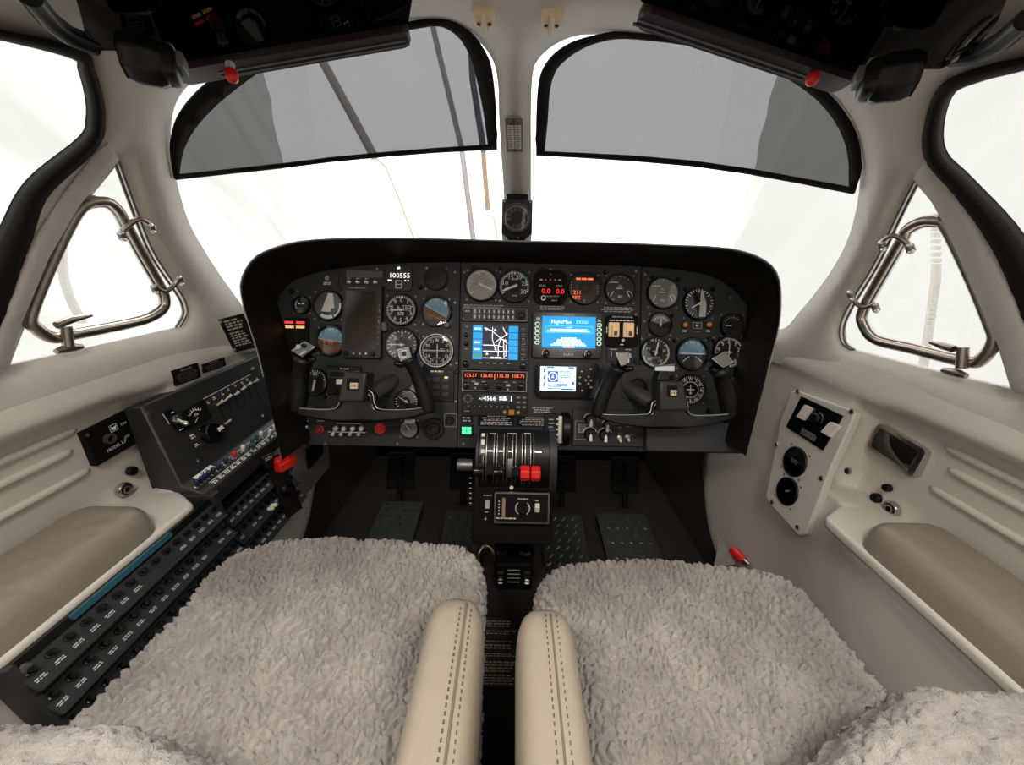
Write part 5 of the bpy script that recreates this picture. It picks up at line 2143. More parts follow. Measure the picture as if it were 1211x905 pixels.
# ================================================================== FOOTWELL
for (u0, v0, u1, v1), lab in (((428, 596, 484, 648), 'dark diamond tread plate, leftmost in the footwell'), ((514, 608, 566, 668), 'diamond tread plate left of the fuel selector'),
                              ((644, 612, 700, 670), 'diamond tread plate right of the fuel selector'), ((722, 612, 790, 672), 'dark diamond tread plate, rightmost in the footwell')):
    pa, pb, pc = at(u0, v1, z=-.885), at(u1, v1, z=-.885), at((u0 + u1) / 2, v0, z=-.885)
    w, l = (pb - pa).length, pc.y - (pa.y + pb.y) / 2
    cx, cy = (pa.x + pb.x) / 2, (pa.y + pb.y) / 2 + l / 2
    t = thing('tread_plate', lab, 'floor plate', Matrix.Translation((cx, cy, -.90)) @ Matrix.Rotation(math.radians(7), 4, 'X'), 'tread plates in the footwell')
    b = MB()
    b.rrect(0, 0, w, l, .012, .012, .018, .001)
    b.build('plate', mat('black_plate', (.006, .006, .006), .5, grain=.2, spec=.3), t)
    b = MB()
    sg = 1 if cx > 0 else -1
    if cx > 0:
        sg = -1 if u0 > 700 else 1
    for r in range(int(l / .029)):
        for c in range(int(w / .030)):
            x = -w / 2 + .018 + c * .030 + (r % 2) * .008
            y = -l / 2 + .018 + r * .029
            a = sg * .8
            ca, sa = math.cos(a), math.sin(a)
            L_, W_ = .0135, .0030
            b.add([(x - L_ * ca, y - L_ * sa, .018), (x + W_ * sa, y - W_ * ca, .018), (x + L_ * ca, y + L_ * sa, .018), (x - W_ * sa, y + W_ * ca, .018),
                   (x - L_ * .5 * ca, y - L_ * .5 * sa, .0212), (x + L_ * .5 * ca, y + L_ * .5 * sa, .0212)], [(0, 1, 5, 4), (1, 2, 5), (2, 3, 4, 5), (3, 0, 4)])
    b.build('raised_tread', mat('worn_tread', (.42, .42, .42), .2, .9, grain=.2), t, kind='stuff')
    screws(None, t, [(sx * (w / 2 - .012), -l / 2 + .012) for sx in (-1, 1)], .005, GREYMETAL, .018)
# rudder pedals hanging ahead of the plates
for x, lab in ((-.40, 'black rudder pedal, far left of the footwell'), (-.17, 'black rudder pedal left of the pedestal'), (.19, 'black rudder pedal right of the pedestal'), (.42, 'black rudder pedal, far right of the footwell')):
    t = thing('rudder_pedal', lab, 'pedal', Matrix.Translation((x, 1.16, -.90)), 'rudder pedals')
    b = MB()
    b.M = Matrix.Rotation(math.radians(-25), 4, 'X')
    b.box(0, 0, .12, .10, .012, .13)
    b.build('pad', MATTE, t, bevel=.004)
    b = MB()
    b.tube([(0, .0, .004), (0, .03, .06), (0, .06, .16)], .010, 8)
    b.build('arm', MATTE, t, smooth=60)
# brass coloured arch by the left tread plate
b = MB()
pb = [at(u, v, z=z) for u, v, z in ((566, 668, -.89), (566, 658, -.86), (569, 650, -.845), (575, 646, -.84), (581, 649, -.845), (585, 657, -.86), (586, 666, -.89))]
b.tube(smooth_poly([tuple(p) for p in pb], 5, False), .0055, 10)
o = b.build('floor_loop', mat('brass_loop', (.30, .22, .12), .35, .8), smooth=180)
tag(o, 'small brass coloured arch loop beside the fuel selector', 'loop')

# placard lying on the floor between the seats
pa, pb, pc = at(575, 730, z=-.895), at(612, 730, z=-.895), at(593, 812, z=-.895)
t = thing('floor_placard', 'dark placard with pale lines of print on the floor between the seats', 'placard', Matrix.Translation(((pa.x + pb.x) / 2, (pa.y + pc.y) / 2, -.900)))
w, l = pb.x - pa.x, pa.y - pc.y
b = MB()
b.rrect(0, 0, w * 1.08, l, .003, 0, .003)
b.build('sheet', mat('brown_black', (.010, .007, .006), .5), t)
b = MB()
for cy, rows, hh in ((.40, 3, .12), (.26, 2, .08), (.12, 1, .03), (.04, 2, .08), (-.08, 2, .06), (-.24, 4, .16), (-.41, 4, .14)):
    b.scribble(0, cy * l, w * .92, hh * l, rows, .0035, .5)
b.build('lettering', mat('tan_print', (.36, .29, .23), .5), t)
screws(None, t, [(-w * .48, -.30 * l), (w * .48, -.30 * l)], .004, SILVER, .003)

# fabric kick panel and pouch at the far left of the footwell
t = thing('kick_panel', 'grey beige padded kick panel with a dark pocket left of the footwell', 'panel', Matrix.Translation((-.60, .95, -.90)))
b = MB()
b.M = Matrix.Translation((0, 0, .29)) @ Matrix.Rotation(.10, 4, 'Y')
b.box(0, .06, 0, .015, .20, .22)
b.build('pad', LEATHER2, t, bevel=.006)
b = MB()
b.M = Matrix.Translation((.012, .05, .29)) @ Matrix.Rotation(.10, 4, 'Y')
b.box(0, .01, .01, .008, .09, .07)
b.build('pocket', MATTE, t, bevel=.003)

# ================================================================== LEFT SIDE CONSOLE
tag_r = lambda: None
CF = Frame((-.648, .74, -.286), (0, 1, 0), (-.045, 0, .142))     # slanted switch face; x runs forward, y up
cons = thing('side_console', 'charcoal side console of switches, slides and a dial left of the panel', 'console', CF.M)
MI = CF.M.inverted()
prof = [(-.672, -.283), (-.650, -.283), (-.602, -.432), (-.562, -.449), (-.560, -.478), (-.572, -.486), (-.60, -.50), (-.672, -.50)]
y0c, y1c = .605, .955
b = MB()
n = len(prof)
b.v = [tuple(MI @ Vector((x, y0c + (.012 if i in (1,) else 0) - (.012 if i in (2, 3, 4) else 0), z))) for i, (x, z) in enumerate(prof)] + [tuple(MI @ Vector((x, y1c, z))) for x, z in prof]
b.f = [tuple(range(n)), tuple(range(2 * n - 1, n - 1, -1))] + [(i, n + i, n + (i + 1) % n, (i + 1) % n) for i in range(n)]
b.build('housing', PANEL2, cons, bevel=.003, seg=2, smooth=30)
# end post running down between the breaker groups
b = MB()
b.M = MI
b.prism([(-.66, .588), (-.545, .588), (-.545, .606), (-.66, .606)], -.70, -.448)
b.build('end_post', PANEL2, cons, bevel=.003)
screws(None, cons, [CF.hit(u, v, .001) for u, v in ((176, 490), (299, 437), (236, 545), (312, 492))], .0055, SILVER, .0005)


def on(fr, u, v, h=0):
    return fr.hit(u, v, h)


KC = .0016
x, y = on(CF, 232, 489)
# dial box
q = [on(CF, *p) for p in ((214, 487), (239, 473), (249, 494), (222, 508))]
b = MB()
b.prism(q[::-1], 0, .004)
mb_ = b.build('meter', MATTE, cons)
b = MB()
xm, ym = on(CF, 231, 493)
b.arc(xm, ym - .004, .016, .0175, 45, 135, .0045)
for i in range(7):
    a = math.radians(40 + 100 * i / 6)
    b.rect(xm + .0195 * math.cos(a), ym - .004 + .0195 * math.sin(a), .004, .0014, .0045, a)
b.scribble(xm, ym + .004, .012, .005, 2, .0045, centre=True)
b.rect(xm - .006, ym - .006, .014, .0012, .0045, .5)
b.build('lettering', WHITE, mb_)
q = [on(CF, *p) for p in ((191, 488), (202, 483), (222, 508), (211, 513))]
b = MB()
b.prism(q[::-1], 0, .002)
sp = b.build('switch_plate', MATTE, cons)
toggle(cons, *on(CF, 206, 497), .002, .007, .024, -.7, SILVER)
b = MB()
b.scribble(*on(CF, 203, 488), .008, .003, 1, .0024)
b.scribble(*on(CF, 214, 508), .012, .003, 1, .0024)
b.rect(*on(CF, 195, 496), .0014, .022, .0024)
b.build('lettering', WHITE, sp)
x, y = on(CF, 247, 513)
b = MB()
b.lathe(x, y, [(.021, 0), (.020, .012), (.018, .015), (0, .015)], 24)
kn = b.build('selector_knob', GLOSSBLACK, cons, smooth=35)
b = MB()
b.prism([(x + .008, y - .004), (x + .021, y - .002), (x + .021, y + .004), (x + .008, y + .004)], .0, .0165)
b.build('pointer', WHITE, kn)
b = MB()
b.scribble(*on(CF, 228, 516), .012, .010, 2, .0006)
b.scribble(*on(CF, 233, 526), .012, .007, 2, .0006)
b.scribble(*on(CF, 240, 506), .020, .004, 1, .0006)
p0, p1 = on(CF, 240, 472), on(CF, 296, 443)
b.rect((p0[0] + p1[0]) / 2, (p0[1] + p1[1]) / 2, math.hypot(p1[0] - p0[0], p1[1] - p0[1]), .0013, .0006, math.atan2(p1[1] - p0[1], p1[0] - p0[0]))
for u, v in ((246, 476), (253, 471), (263, 466), (270, 461), (278, 456), (286, 453), (292, 449), (247, 490), (263, 506)):
    b.scribble(*on(CF, u, v), .008, .007, 2, .0006, centre=True)
b.build('lettering', WHITE, cons)
for u0, v0, u1, v1 in ((258, 478, 265, 495), (268, 471, 274, 489), (277, 467, 283, 484), (285, 461, 290, 478), (292, 456, 298, 473), (300, 452, 305, 468)):
    a, c = on(CF, u0, v0), on(CF, u1, v1)
    b = MB()
    b.rect((a[0] + c[0]) / 2, (a[1] + c[1]) / 2, math.hypot(c[0] - a[0], c[1] - a[1]), .0022, .0007, math.atan2(c[1] - a[1], c[0] - a[0]))
    sl = b.build('slide_slot', MATTE, cons)
    b = MB()
    b.tube([(a[0], a[1], .001), (a[0], a[1] + .001, .008), (a[0] + .004, a[1] + .004, .012)], [.0018, .0028, .004], 8)
    b.build('slide_tip', CREAM, sl, smooth=60)
for u, v in ((256, 480), (262, 477), (266, 502)):
    toggle(cons, *on(CF, u, v), 0, .0032, .016, .5, IVORY, az=.8)
# shelf with the row of coloured toggle caps
SF = Frame((-.582, .74, -.4395), (0, 1, 0), (-.040, 0, .017))
SM = MI @ SF.M
caps = [(246, 575, NAVY), (251, 571, NAVY), (256, 568, NAVY), (261, 565, NAVY), (266, 561, NAVY), (272, 556, NAVY), (280, 549, NAVY), (285, 540, RED), (297, 533, CREAM), (300, 527, GREENCAP), (307, 524, GREENCAP), (312, 520, GREENCAP), (316, 516, CREAM), (320, 511, CREAM), (325, 505, CREAM)]
b = MB()
b.rect(0, -.0085, .24, .0012, .0006)
b.rect(0, .0085, .24, .0008, .0006)
for i in range(14):
    b.scribble(-.112 + .0168 * i, -.014, .013, .008, 2, .0006, .6, centre=True)
o = b.build('lettering', WHITE, cons, SM)
for i, (u, v, m) in enumerate(caps):
    x, y = SF.hit(u, v, .012)
    b = MB()
    b.lathe(0, 0, [(0, 0), (.0048, 0), (.0048, .002), (.0026, .003), (.0026, .006), (0, .006)], 8)
    nut = b.build('toggle_switch', SILVER, cons, SM @ Matrix.Translation((x, .0 if abs(y) > .012 else y, 0)), smooth=30)
    b = MB()
    b.tube([(0, 0, .004), (0, .001, .010), (0, .002, .016), (0, .002, .018)], [.0030, .0042, .0044, .0028], 10)
    b.build('cap', m, nut, smooth=60)
lx_, ly_ = SF.hit(250, 562)[0], .0145
q = [(lx_ - .022, ly_ - .006), (lx_ + .022, ly_ - .006), (lx_ + .022, ly_ + .006), (lx_ - .022, ly_ + .006)]
b = MB()
b.prism(q, .0, .0014)
lb = b.build('white_label', WHITE, cons, SM)
b = MB()
cx, cy = sum(p[0] for p in q) / 4, sum(p[1] for p in q) / 4
b.scribble(cx, cy, .022, .008, 2, .0016, centre=True)
b.build('lettering', BLACK, lb)


# circuit breaker groups: stepped rows of round buttons
def breakers(label, fr, x0, x1, y_top, rows, pitch, ncol, seed):
    R = random.Random(seed)
    t = thing('breaker_panel', label, 'breaker panel', fr.M, 'circuit breaker panels')
    ln = x1 - x0
    b = MB()
    b.box((x0 + x1) / 2, y_top - rows * pitch / 2, -.012, ln, rows * pitch + .01, .02)
    b.build('housing', BLACK, t)
    bm = None
    for r in range(rows):
        yc = y_top - (r + .5) * pitch
        b = MB()                                            # sloped step facing up and inboard
        b.M = Matrix.Translation((0, yc, 0)) @ Matrix.Rotation(math.radians(-32), 4, 'X')
        b.box((x0 + x1) / 2, -.004, .004, ln, pitch * .82, .006)
        b.box((x0 + x1) / 2, -pitch * .45, .003, ln, .004, .014)
        step = b.build('breaker_row', PANEL, t, bevel=.0012, seg=1)
        RM = Matrix.Translation((0, yc, 0)) @ Matrix.Rotation(math.radians(-32), 4, 'X')
        lt = MB()
        for c in range(ncol):
            x = x0 + ln * (c + .5) / ncol
            if bm is None:
                q_ = MB()
                q_.lathe(0, 0, [(.0052, .007), (.0052, .010), (.0036, .0105), (.0036, .016), (0, .0165)], 10)
                o = q_.build('breaker_button', GLOSSBLACK, step, RM @ Matrix.Translation((x, .004, 0)), smooth=40)
                bm = o.data
            else:
                o = bpy.data.objects.new('breaker_button', bm)
                COL.objects.link(o)
                o.parent = step
                o.matrix_local = RM @ Matrix.Translation((x, .004, 0))
            if R.random() < .85:
                lt.scribble(x, -.0085, ln / ncol * .62, .0052, 2, .0076, .55, True, R)
        lt.build('lettering', mat('breaker_print', (.55, .53, .50), .5), step, RM)
    return t


AF = Frame((-.548, .44, -.462), (0, 1, 0), (-.040, 0, .165))
bp = breakers('long black circuit breaker panel of four rows under the left armrest', AF, -.155, .146, .004, 4, .042, 15, 3)
b = MB()
b.rrect(-.015, .006, .15, .008, .002, -.002, .002)
b.build('teal_strip', TEAL, bp, label='teal film strip under the armrest ledge')
b = MB()
b.prism([(-.158, .01), (-.158, -.175), (-.150, -.175), (-.150, .01)][::1], -.03, .006)
b.build('end_plate', PANEL2, bp)
screws(None, bp, [(-.146, -.002), (.140, -.012)], .006, GREYMETAL, .004)
FF = Frame((-.566, .71, -.492), (0, 1, 0), (-.040, 0, .165))
bp2 = breakers('shorter black circuit breaker panel of three rows beneath the coloured toggles', FF, -.102, .112, -.012, 3, .044, 11, 5)
b = MB()
for x in (-.004, .008):
    b.cyl(x, -.082, .0046, .010, .022, 10, bev=.001)
b.build('white_button', CREAM, bp2, smooth=40, label='two white breaker caps')

# red guarded valve at the forward end
p = at(336, 548, t=.88)
VF = Frame(p, (.35, .94, 0), (-.25, 0, 1))
t = thing('red_guard', 'red guard block on a black bracket under the front of the side console', 'guard', VF.M)
b = MB()
b.rrect(0, .002, .042, .030, .005, -.014, .014, .002)
b.build('guard_block', RED, t, bevel=.002)
b = MB()
b.box(0, .004, .0155, .044, .006, .004)
b.build('groove_bar', mat('bright_red', (.85, .04, .03), .35), t, bevel=.0015)
b = MB()
b.box(-.012, -.055, -.012, .040, .14, .012)
b.box(-.028, .020, -.006, .024, .03, .012)
b.build('bracket', BLACK, t, bevel=.003)
b = MB()
b.lathe(-.012, -.06, [(.016, -.006), (.016, 0), (.010, .003), (.010, -.002)], 18)
b.build('ring', GLOSSBLACK, t, smooth=40)
b = MB()
b.scribble(-.026, .028, .020, .008, 2, .0006)
b.build('lettering', DIM, t)

# ================================================================== WALL FITTINGS
def wallframe(u, v, x, ydir=(0, 0, 1), sgn=-1, dy=(0, 1, 0)):
    p = at(u, v, x=x)
    return Frame(p, Vector(dy) * (1 if sgn < 0 else -1), ydir)


# placards by the left windshield corner
for (tl, tr, br, bl), lab, rows, ttl in ((((266, 377), (293, 371), (300, 410), (270, 418)), 'upright black placard with two blocks of print beside the hood', 11, False),
                                         (((202, 439), (234, 429), (237, 446), (208, 457)), 'black warning placard on the left sill, nearer the seat', 5, True),
                                         (((238, 431), (265, 423), (267, 432), (241, 442)), 'small black warning placard on the left sill, nearer the hood', 3, True)):
    xx = -.645 if rows == 11 else -.6525
    P = [at(u, v, x=xx) for u, v in (tl, tr, br, bl)]
    if rows == 11:
        P = [at(u, v, y=.845) for u, v in (tl, tr, br, bl)]
    fr = Frame(sum(P, Vector()) / 4, (P[1] - P[0]) + (P[2] - P[3]), (P[0] - P[3]) + (P[1] - P[2]))
    w, h = ((P[1] - P[0]).length + (P[2] - P[3]).length) / 2, ((P[0] - P[3]).length + (P[1] - P[2]).length) / 2
    t = thing('placard', lab, 'placard', fr.M, 'printed placards')
    b = MB()
    b.rrect(0, 0, w, h, .002, -.002, .001)
    b.build('sheet', MATTE, t)
    b = MB()
    if ttl:
        b.rect(0, h * .34, w * .45, h * .14, .0014)
        b.scribble(0, -h * .1, w * .86, h * .6, rows, .0014, .4, True)
    else:
        b.scribble(.002, h * .28, w * .72, h * .32, 4, .0014, .55)
        b.scribble(.002, -h * .14, w * .72, h * .44, 6, .0014, .55)
    b.build('lettering', mat('tan_grey_print', (.34, .31, .27), .5) if not ttl else mat('dim_tan_print', (.14, .125, .11), .5), t)
    if rows == 11:
        screws(None, t, [(-w * .43, h * .42), (-w * .43, -h * .42), (w * .43, -h * .42)], .004, SILVER, .001)

# black intercom box on the left wall
P = [at(u, v, x=-.686) for u, v in ((94, 512), (160, 479), (174, 516), (112, 552))]
fr = Frame(sum(P, Vector()) / 4, (P[1] - P[0]) + (P[2] - P[3]), (P[0] - P[3]) + (P[1] - P[2]))
w, h = ((P[1] - P[0]).length + (P[2] - P[3]).length) / 2, ((P[0] - P[3]).length + (P[1] - P[2]).length) / 2
t = thing('intercom_box', 'black box with one round jack and white print on the left wall', 'box', fr.M)
b = MB()
b.rrect(0, 0, w, h, .002, -.012, .004, .001)
b.build('faceplate', MATTE, t)
b = MB()
x, y = fr.hit(128, 519, .004)
b.lathe(x, y, [(.009, .004), (.009, .010), (.006, .010), (.006, .004)], 18)
b.build('jack', mat('rust_metal', (.25, .20, .18), .4, .8), t, smooth=35)
b = MB()
k_ = .010
b.text('MODEL L.P', *fr.hit(138, 527, .004), .0056, .0044, ang=.02, sx=.9)
b.text('OFF', *fr.hit(150, 516, .004), .0042, .0044)
b.text('ON', *fr.hit(145.5, 501, .004), .0046, .0044)
b.build('lettering', WHITE, t)
b = MB()
x, y = fr.hit(134, 506, .004)
b.outline(x, y, .013, .012, .0008, .0044)
b.poly([(x - .004, y - .003), (x + .003, y - .004), (x + .005, y + .003), (x - .001, y + .001), (x - .004, y + .004)], .0044)
b.build('emblem', WHITE, t)
b = MB()
x, y = fr.hit(157, 510, .004)
b.tube([(x - .012, y + .004, .007), (x + .004, y - .001, .010)], [.002, .003], 8)
b.build('toggle', BLACK, t, smooth=60)
screws(None, t, [fr.hit(103, 515, .004), fr.hit(168, 511, .004)], .003, GREYMETAL, .004)


def jack(u, v, d, x, label, chrome=True, sgn=-1, nest=False):
    fr = wallframe(u, v, x - sgn * .004 if sgn > 0 else x + .004, sgn=sgn)
    R = d / 2 * .0013
    t = thing('wall_jack', label, 'jack', fr.M, 'jacks in the side walls')
    b = MB()
    b.lathe(0, 0, [(R, -.004), (R, .003), (R * .9, .0045), (R * .74, .0045), (R * .72, .0)], 22)
    b.build('collar', mat('aged_chrome', (.46, .44, .42), .22, 1., grain=.1) if chrome else BLACK, t, smooth=35)
    b = MB()
    b.cyl(0, 0, R * .73, -.003, .0012, 20)
    well = b.build('well', MATTE, t, smooth=35)
    b = MB()
    q = .006 if nest else .004
    b.lathe(0, 0, [(R * .56, .0012), (R * .56, q), (R * .36, q), (R * .34, .0012)], 18)
    b.build('inner_ring', (BRONZE if nest else GREYMETAL) if chrome else BLACK, t, smooth=35)


jack(156, 557, 13, -.694, 'dark jack, topmost of the four on the left wall', False)
jack(147, 579, 20, -.696, 'large chrome jack on the left wall', True, nest=True)
jack(161, 590, 11, -.697, 'small bronze jack below and right of the large left chrome one', True)
jack(138, 604, 10, -.698, 'small chrome jack just above the left armrest pad', True)
jack(1049, 577, 11, .694, 'small black hole fitting, topmost on the right wall', False, 1)
jack(1036, 589, 14, .695, 'black fitting left of the large right chrome jack', False, 1)
jack(1054, 602, 22, .697, 'large chrome jack on the right wall', True, 1, True)
jack(1035, 612, 10, .698, 'small bronze jack low on the right wall', True, 1)
jack(1057, 628, 9, .700, 'small chrome jack just above the right armrest pad', True, 1)

# armrest pads on the ledges
for sgn, lab in ((-1, 'creased tan leather armrest pad on the left wall ledge'), (1, 'smooth tan leather armrest pad on the right wall ledge')):
    t = thing('armrest_pad', lab, 'armrest', Matrix.Translation((sgn * .6305, .085, -.4475)))
    nx, ny = 26, 90
    b = MB()
    for j in range(ny + 1):
        for i in range(nx + 1):
            a, l = -1 + 2 * i / nx, j / ny
            y = -.5 + .935 * l
            hw = .0655
            end = max(0, (l - .955) / .045)
            hw *= math.sqrt(max(0, 1 - end ** 2.4)) * .94 + .06
            e = max(0, 1 - abs(a) ** 5.0) ** .5
            z = .047 * e * math.sqrt(max(0, 1 - end ** 3))
            cre = 0
            if sgn < 0:
                for cy, am in ((.19, .004), (.235, .0055), (.27, .004), (.30, .005), (.335, .0045), (.365, .005), (.13, .004), (.08, .004)):
                    cre += am * math.exp(-((y - cy - .03 * a + .02 * noise.noise((a * 2, cy * 30, 1))) / .0055) ** 2) * (.4 + .6 * max(0, -sgn * a + .3))
            b.v.append((a * hw + (.006 if 0 else 0), y, max(0, z - cre * e)))
    for j in range(ny):
        for i in range(nx):
            k = j * (nx + 1) + i
            b.f.append((k, k + 1, k + nx + 2, k + nx + 1))
    b.build('pad', LEATHER2, t, smooth=180)

# right hand plate with two rocker switches and two gauges
P = [at(942, 462, x=.643), at(1012, 487, x=.643), at(949, 635, x=.596), at(908, 590, x=.602)]
fr = Frame(sum(P, Vector()) / 4, (P[1] - P[0]).normalized() + (P[2] - P[3]).normalized(), (P[0] - P[3]) + (P[1] - P[2]))
q = [fr.hit(u, v) for u, v in ((942, 462), (1006, 484), (1013, 489), (1008, 503), (985, 553), (955, 632), (946, 634), (912, 597), (907, 588), (925, 497), (937, 464))]
RP = thing('side_plate', 'light beige screwed plate on the right wall holding two small gauges', 'plate', fr.M)
b = MB()
b.prism(q[::-1], -.012, .004)
b.build('plate', BEIGE2, RP, bevel=.003, seg=3, smooth=40)
screws(None, RP, [fr.hit(u, v, .004) for u, v in ((944, 463), (1008, 487), (919, 526), (972, 566), (914, 594), (944, 624))], .0055, SILVER, .004)
b = MB()
b.lathe(*fr.hit(1006, 558, -.01), [(0, -.006), (.007, -.006), (.006, -.002), (0, 0)], 10)
b.build('screw', SILVER, RP, smooth=40)
sq = [fr.hit(u, v, .004) for u, v in ((949, 469), (998, 492), (974, 533), (931, 505))]
cx, cy = sum(p[0] for p in sq) / 4, sum(p[1] for p in sq) / 4
t = thing('dimmer_panel', 'black switch panel with two ivory rockers and a knob on the right wall', 'switch panel', fr.M @ Matrix.Translation((cx, cy, .004)))
sq = [(x - cx, y - cy) for x, y in sq]
b = MB()
b.prism(sq[::-1], -.002, .003)
b.build('faceplate', GLOSSBLACK, t)
for qd in (((952, 479), (960, 483), (950, 497), (942, 493)), ((982, 499), (993, 504), (981, 517), (971, 511))):
    q = [fr.hit(u, v, .012) for u, v in qd]
    q = [(x - cx, y - cy) for x, y in q]
    b = MB()
    b.prism(q[::-1], .002, .010, .001)
    b.build('rocker_switch', CREAM, t, bevel=.001)
x, y = fr.hit(965, 495, .01)
b = MB()
b.lathe(x - cx, y - cy, [(.011, .003), (.011, .010), (.009, .012), (0, .012)], 20)
b.build('knob', BLACK, t, smooth=40)
b = MB()
b.arc(x - cx, y - cy, .013, .0142, -20, 100, .0034, 12)
x, y = fr.hit(957, 515, .008)
b.scribble(x - cx, y - cy, .05, .014, 4, .0034, .4)
x, y = fr.hit(975, 481, .008)
b.scribble(x - cx, y - cy, .03, .004, 1, .0034, .5)
b.build('lettering', DIM, t)
for u, v, d, lab, mk in ((939.5, 546, .066, 'upper small black gauge on the light right wall plate', lambda b, R: (b.scribble(0, 0, R * .8, R * .3, 2, .0026, centre=True), b.arc(0, .1 * R, .48 * R, .52 * R, 40, 140, .0026), b.scribble(.1 * R, -.5 * R, R * .5, R * .25, 2, .0026))),
                         (930.5, 581, .062, 'lower small black gauge with white pointer on the right wall plate', lambda b, R: (b.arc(-.1 * R, .1 * R, .5 * R, .55 * R, 120, 200, .0026), b.scribble(.1 * R, -.5 * R, R * .5, R * .3, 2, .0026)))):
    gauge(u, v, d / K, lab, marks=mk, needles=((55, .7, .12, WHITE),) if 'lower' in lab else (), fr=fr, name='small_gauge')
    GG = [o for o in COL.objects if o.get('label') == lab][0]
    GG.matrix_world = fr.M @ Matrix.Translation((*fr.hit(u, v, .006), .0045)) @ Matrix.Diagonal((1, 1, .4, 1))

# chrome framed pocket on the right wall
P = [at(u, v, x=.690) for u, v in ((1042, 499), (1101, 531), (1088, 569), (1033, 530))]
fr = Frame(sum(P, Vector()) / 4, (P[1] - P[0]).normalized() + (P[2] - P[3]).normalized(), (P[0] - P[3]) + (P[1] - P[2]))
w, h = ((P[1] - P[0]).length + (P[2] - P[3]).length) / 2, ((P[0] - P[3]).length + (P[1] - P[2]).length) / 2
t = thing('wall_ashtray', 'black glossy ashtray lid in a chrome frame on the right wall', 'ashtray', fr.M)
b = MB()
o_, i_ = rr(0, 0, w, h, .008), rr(0, 0, w - .016, h - .014, .005)
n = len(o_)
b.add([(p[0], p[1], -.004) for p in o_] + [(p[0] * .98, p[1] * .98, .010) for p in o_] + [(p[0], p[1], .010) for p in i_] + [(p[0], p[1], .0) for p in i_],
      [(j * n + q, j * n + (q + 1) % n, (j + 1) * n + (q + 1) % n, (j + 1) * n + q) for j in range(3) for q in range(n)])
b.build('chrome_frame', SILVER, t, smooth=40)
b = MB()
for j in range(9):
    yy = -(h - .016) / 2 + (h - .016) * j / 8
    zz = .010 - .020 * (yy / h) ** 2 + .004
    b.v += [(-(w - .018) / 2, yy, zz), ((w - .018) / 2, yy, zz)]
    if j:
        k = 2 * j
        b.f.append((k - 2, k - 1, k + 1, k))
b.build('lid', mat('mirror_black', (.012, .012, .012), .06, spec=1.0, coat=.6), t, smooth=180)

# red handle with a chrome tip at the foot of the right wall
b = MB()
P = [at(866, 650, t=1.02), at(873, 657, t=1.0), at(880, 664, t=.98)]
b.tube(P, [.010, .014, .010], 10)
t = b.build('red_grip', RED, smooth=60)
tag(t, 'red handle with chrome tip at the foot of the right wall', 'grip')
b = MB()
b.tube([at(880, 664, t=.98), at(886, 669, t=.965)], [.008, .007], 10)
b.build('chrome_tip', SILVER, t, smooth=60)
b = MB()
P = [at(853, 640, t=1.06), at(862, 665, t=1.03), at(846, 672, t=1.04)]
o = MB()
o.add([tuple(at(u, v, t=tt)) for u, v, tt in ((855, 637, 1.06), (862, 650, 1.04), (872, 668, 1.01), (846, 672, 1.05))], [(0, 1, 2, 3)])
o2 = o.build('crumpled_rag', mat('grey_rag', (.30, .27, .24), .8, grain=.3, scale=60))
so = o2.modifiers.new('solid', 'SOLIDIFY')
so.thickness = .012
tag(o2, 'pale crumpled cloth corner behind the red handle', 'cloth')

# ================================================================== VENT WINDOWS
def on_skin(pts, off):
    P, _ = skin(pts, off)
    return [Vector(p) for p in P]


def vent(label, hole, loop, hinges, latch, n):
    c = on_skin([(np.mean([p[0] for p in hole]), np.mean([p[1] for p in hole]))], 0)[0]
    t = thing('vent_window', label, 'window', Matrix.Translation(c), 'triangular vent windows')
    Ti = Matrix.Translation(-c)

    def B():
        b = MB()
        b.M = Ti
        return b
    lp = smooth_poly(loop, 6)
    inner = on_skin(lp, .006)
    b = B()
    b.tube(inner, .0078, 12, closed=True, flat=None)
    b.build('frame', BRONZE, t, smooth=180)
    b = B()
    b.tube(on_skin(offset_poly(lp, -6), .003), .0032, 8, closed=True)
    b.build('inner_bead', SILVER, t, smooth=180)
    Vg, Fg = fill(densify(hole, 20), [], 30)
    Pg, _ = skin(Vg, -.006)
    b = B()
    b.add([tuple(p) for p in Pg], orient_in(Pg, Fg))
    b.build('pane', GLASS, t)
    b = B()
    edge = hole[:7]
    b.tube(on_skin(smooth_poly(edge, 5, False), .004), .0016, 6)
    b.tube(on_skin([(u + (-5 if u < 600 else 5), v + 1) for u, v in smooth_poly(edge, 5, False)], .0), .0022, 6)
    b.build('seal_rod', GREYMETAL, t, smooth=180)
    for pts in hinges:
        b = B()
        q = smooth_poly(pts, 4, False)
        b.tube(on_skin(q, np.linspace(.016, .030, len(q))), .0042, 8)
        hg = b.build('hinge', BRONZE, t, smooth=60)
        for (u, v), oo in ((pts[0], .016), (pts[-1], .028)):
            b = B()
            e = on_skin([(u, v), (u + 3, v + 8)], oo)
            b.tube([e[0], e[0] + (e[1] - e[0])], .0058, 8)
            b.build('hinge_plate', GREYMETAL, hg, smooth=60)
            for k_ in (0, 1):
                b = B()
                d = (-e[k_]).normalized()
                b.tube([e[k_] + d * .005, e[k_] + d * .0085], [.0042, .0025], 8)
                b.build('rivet', SILVER, hg, smooth=60)
    lev, post, foot = latch
    b = B()
    b.tube(on_skin(lev, .022), [.0055, .0055, .0025], 8)
    la = b.build('latch', BRONZE, t, smooth=60)
    b = B()
    b.tube(on_skin(post, .016), .0068, 8)
    b.build('latch_post', BRONZE, la, smooth=60)
    b = B()
    b.tube(on_skin(foot, .014), [.004, .0062, .0062, .004], 8)
    b.build('latch_foot', BRONZE, la, smooth=60)
    return t


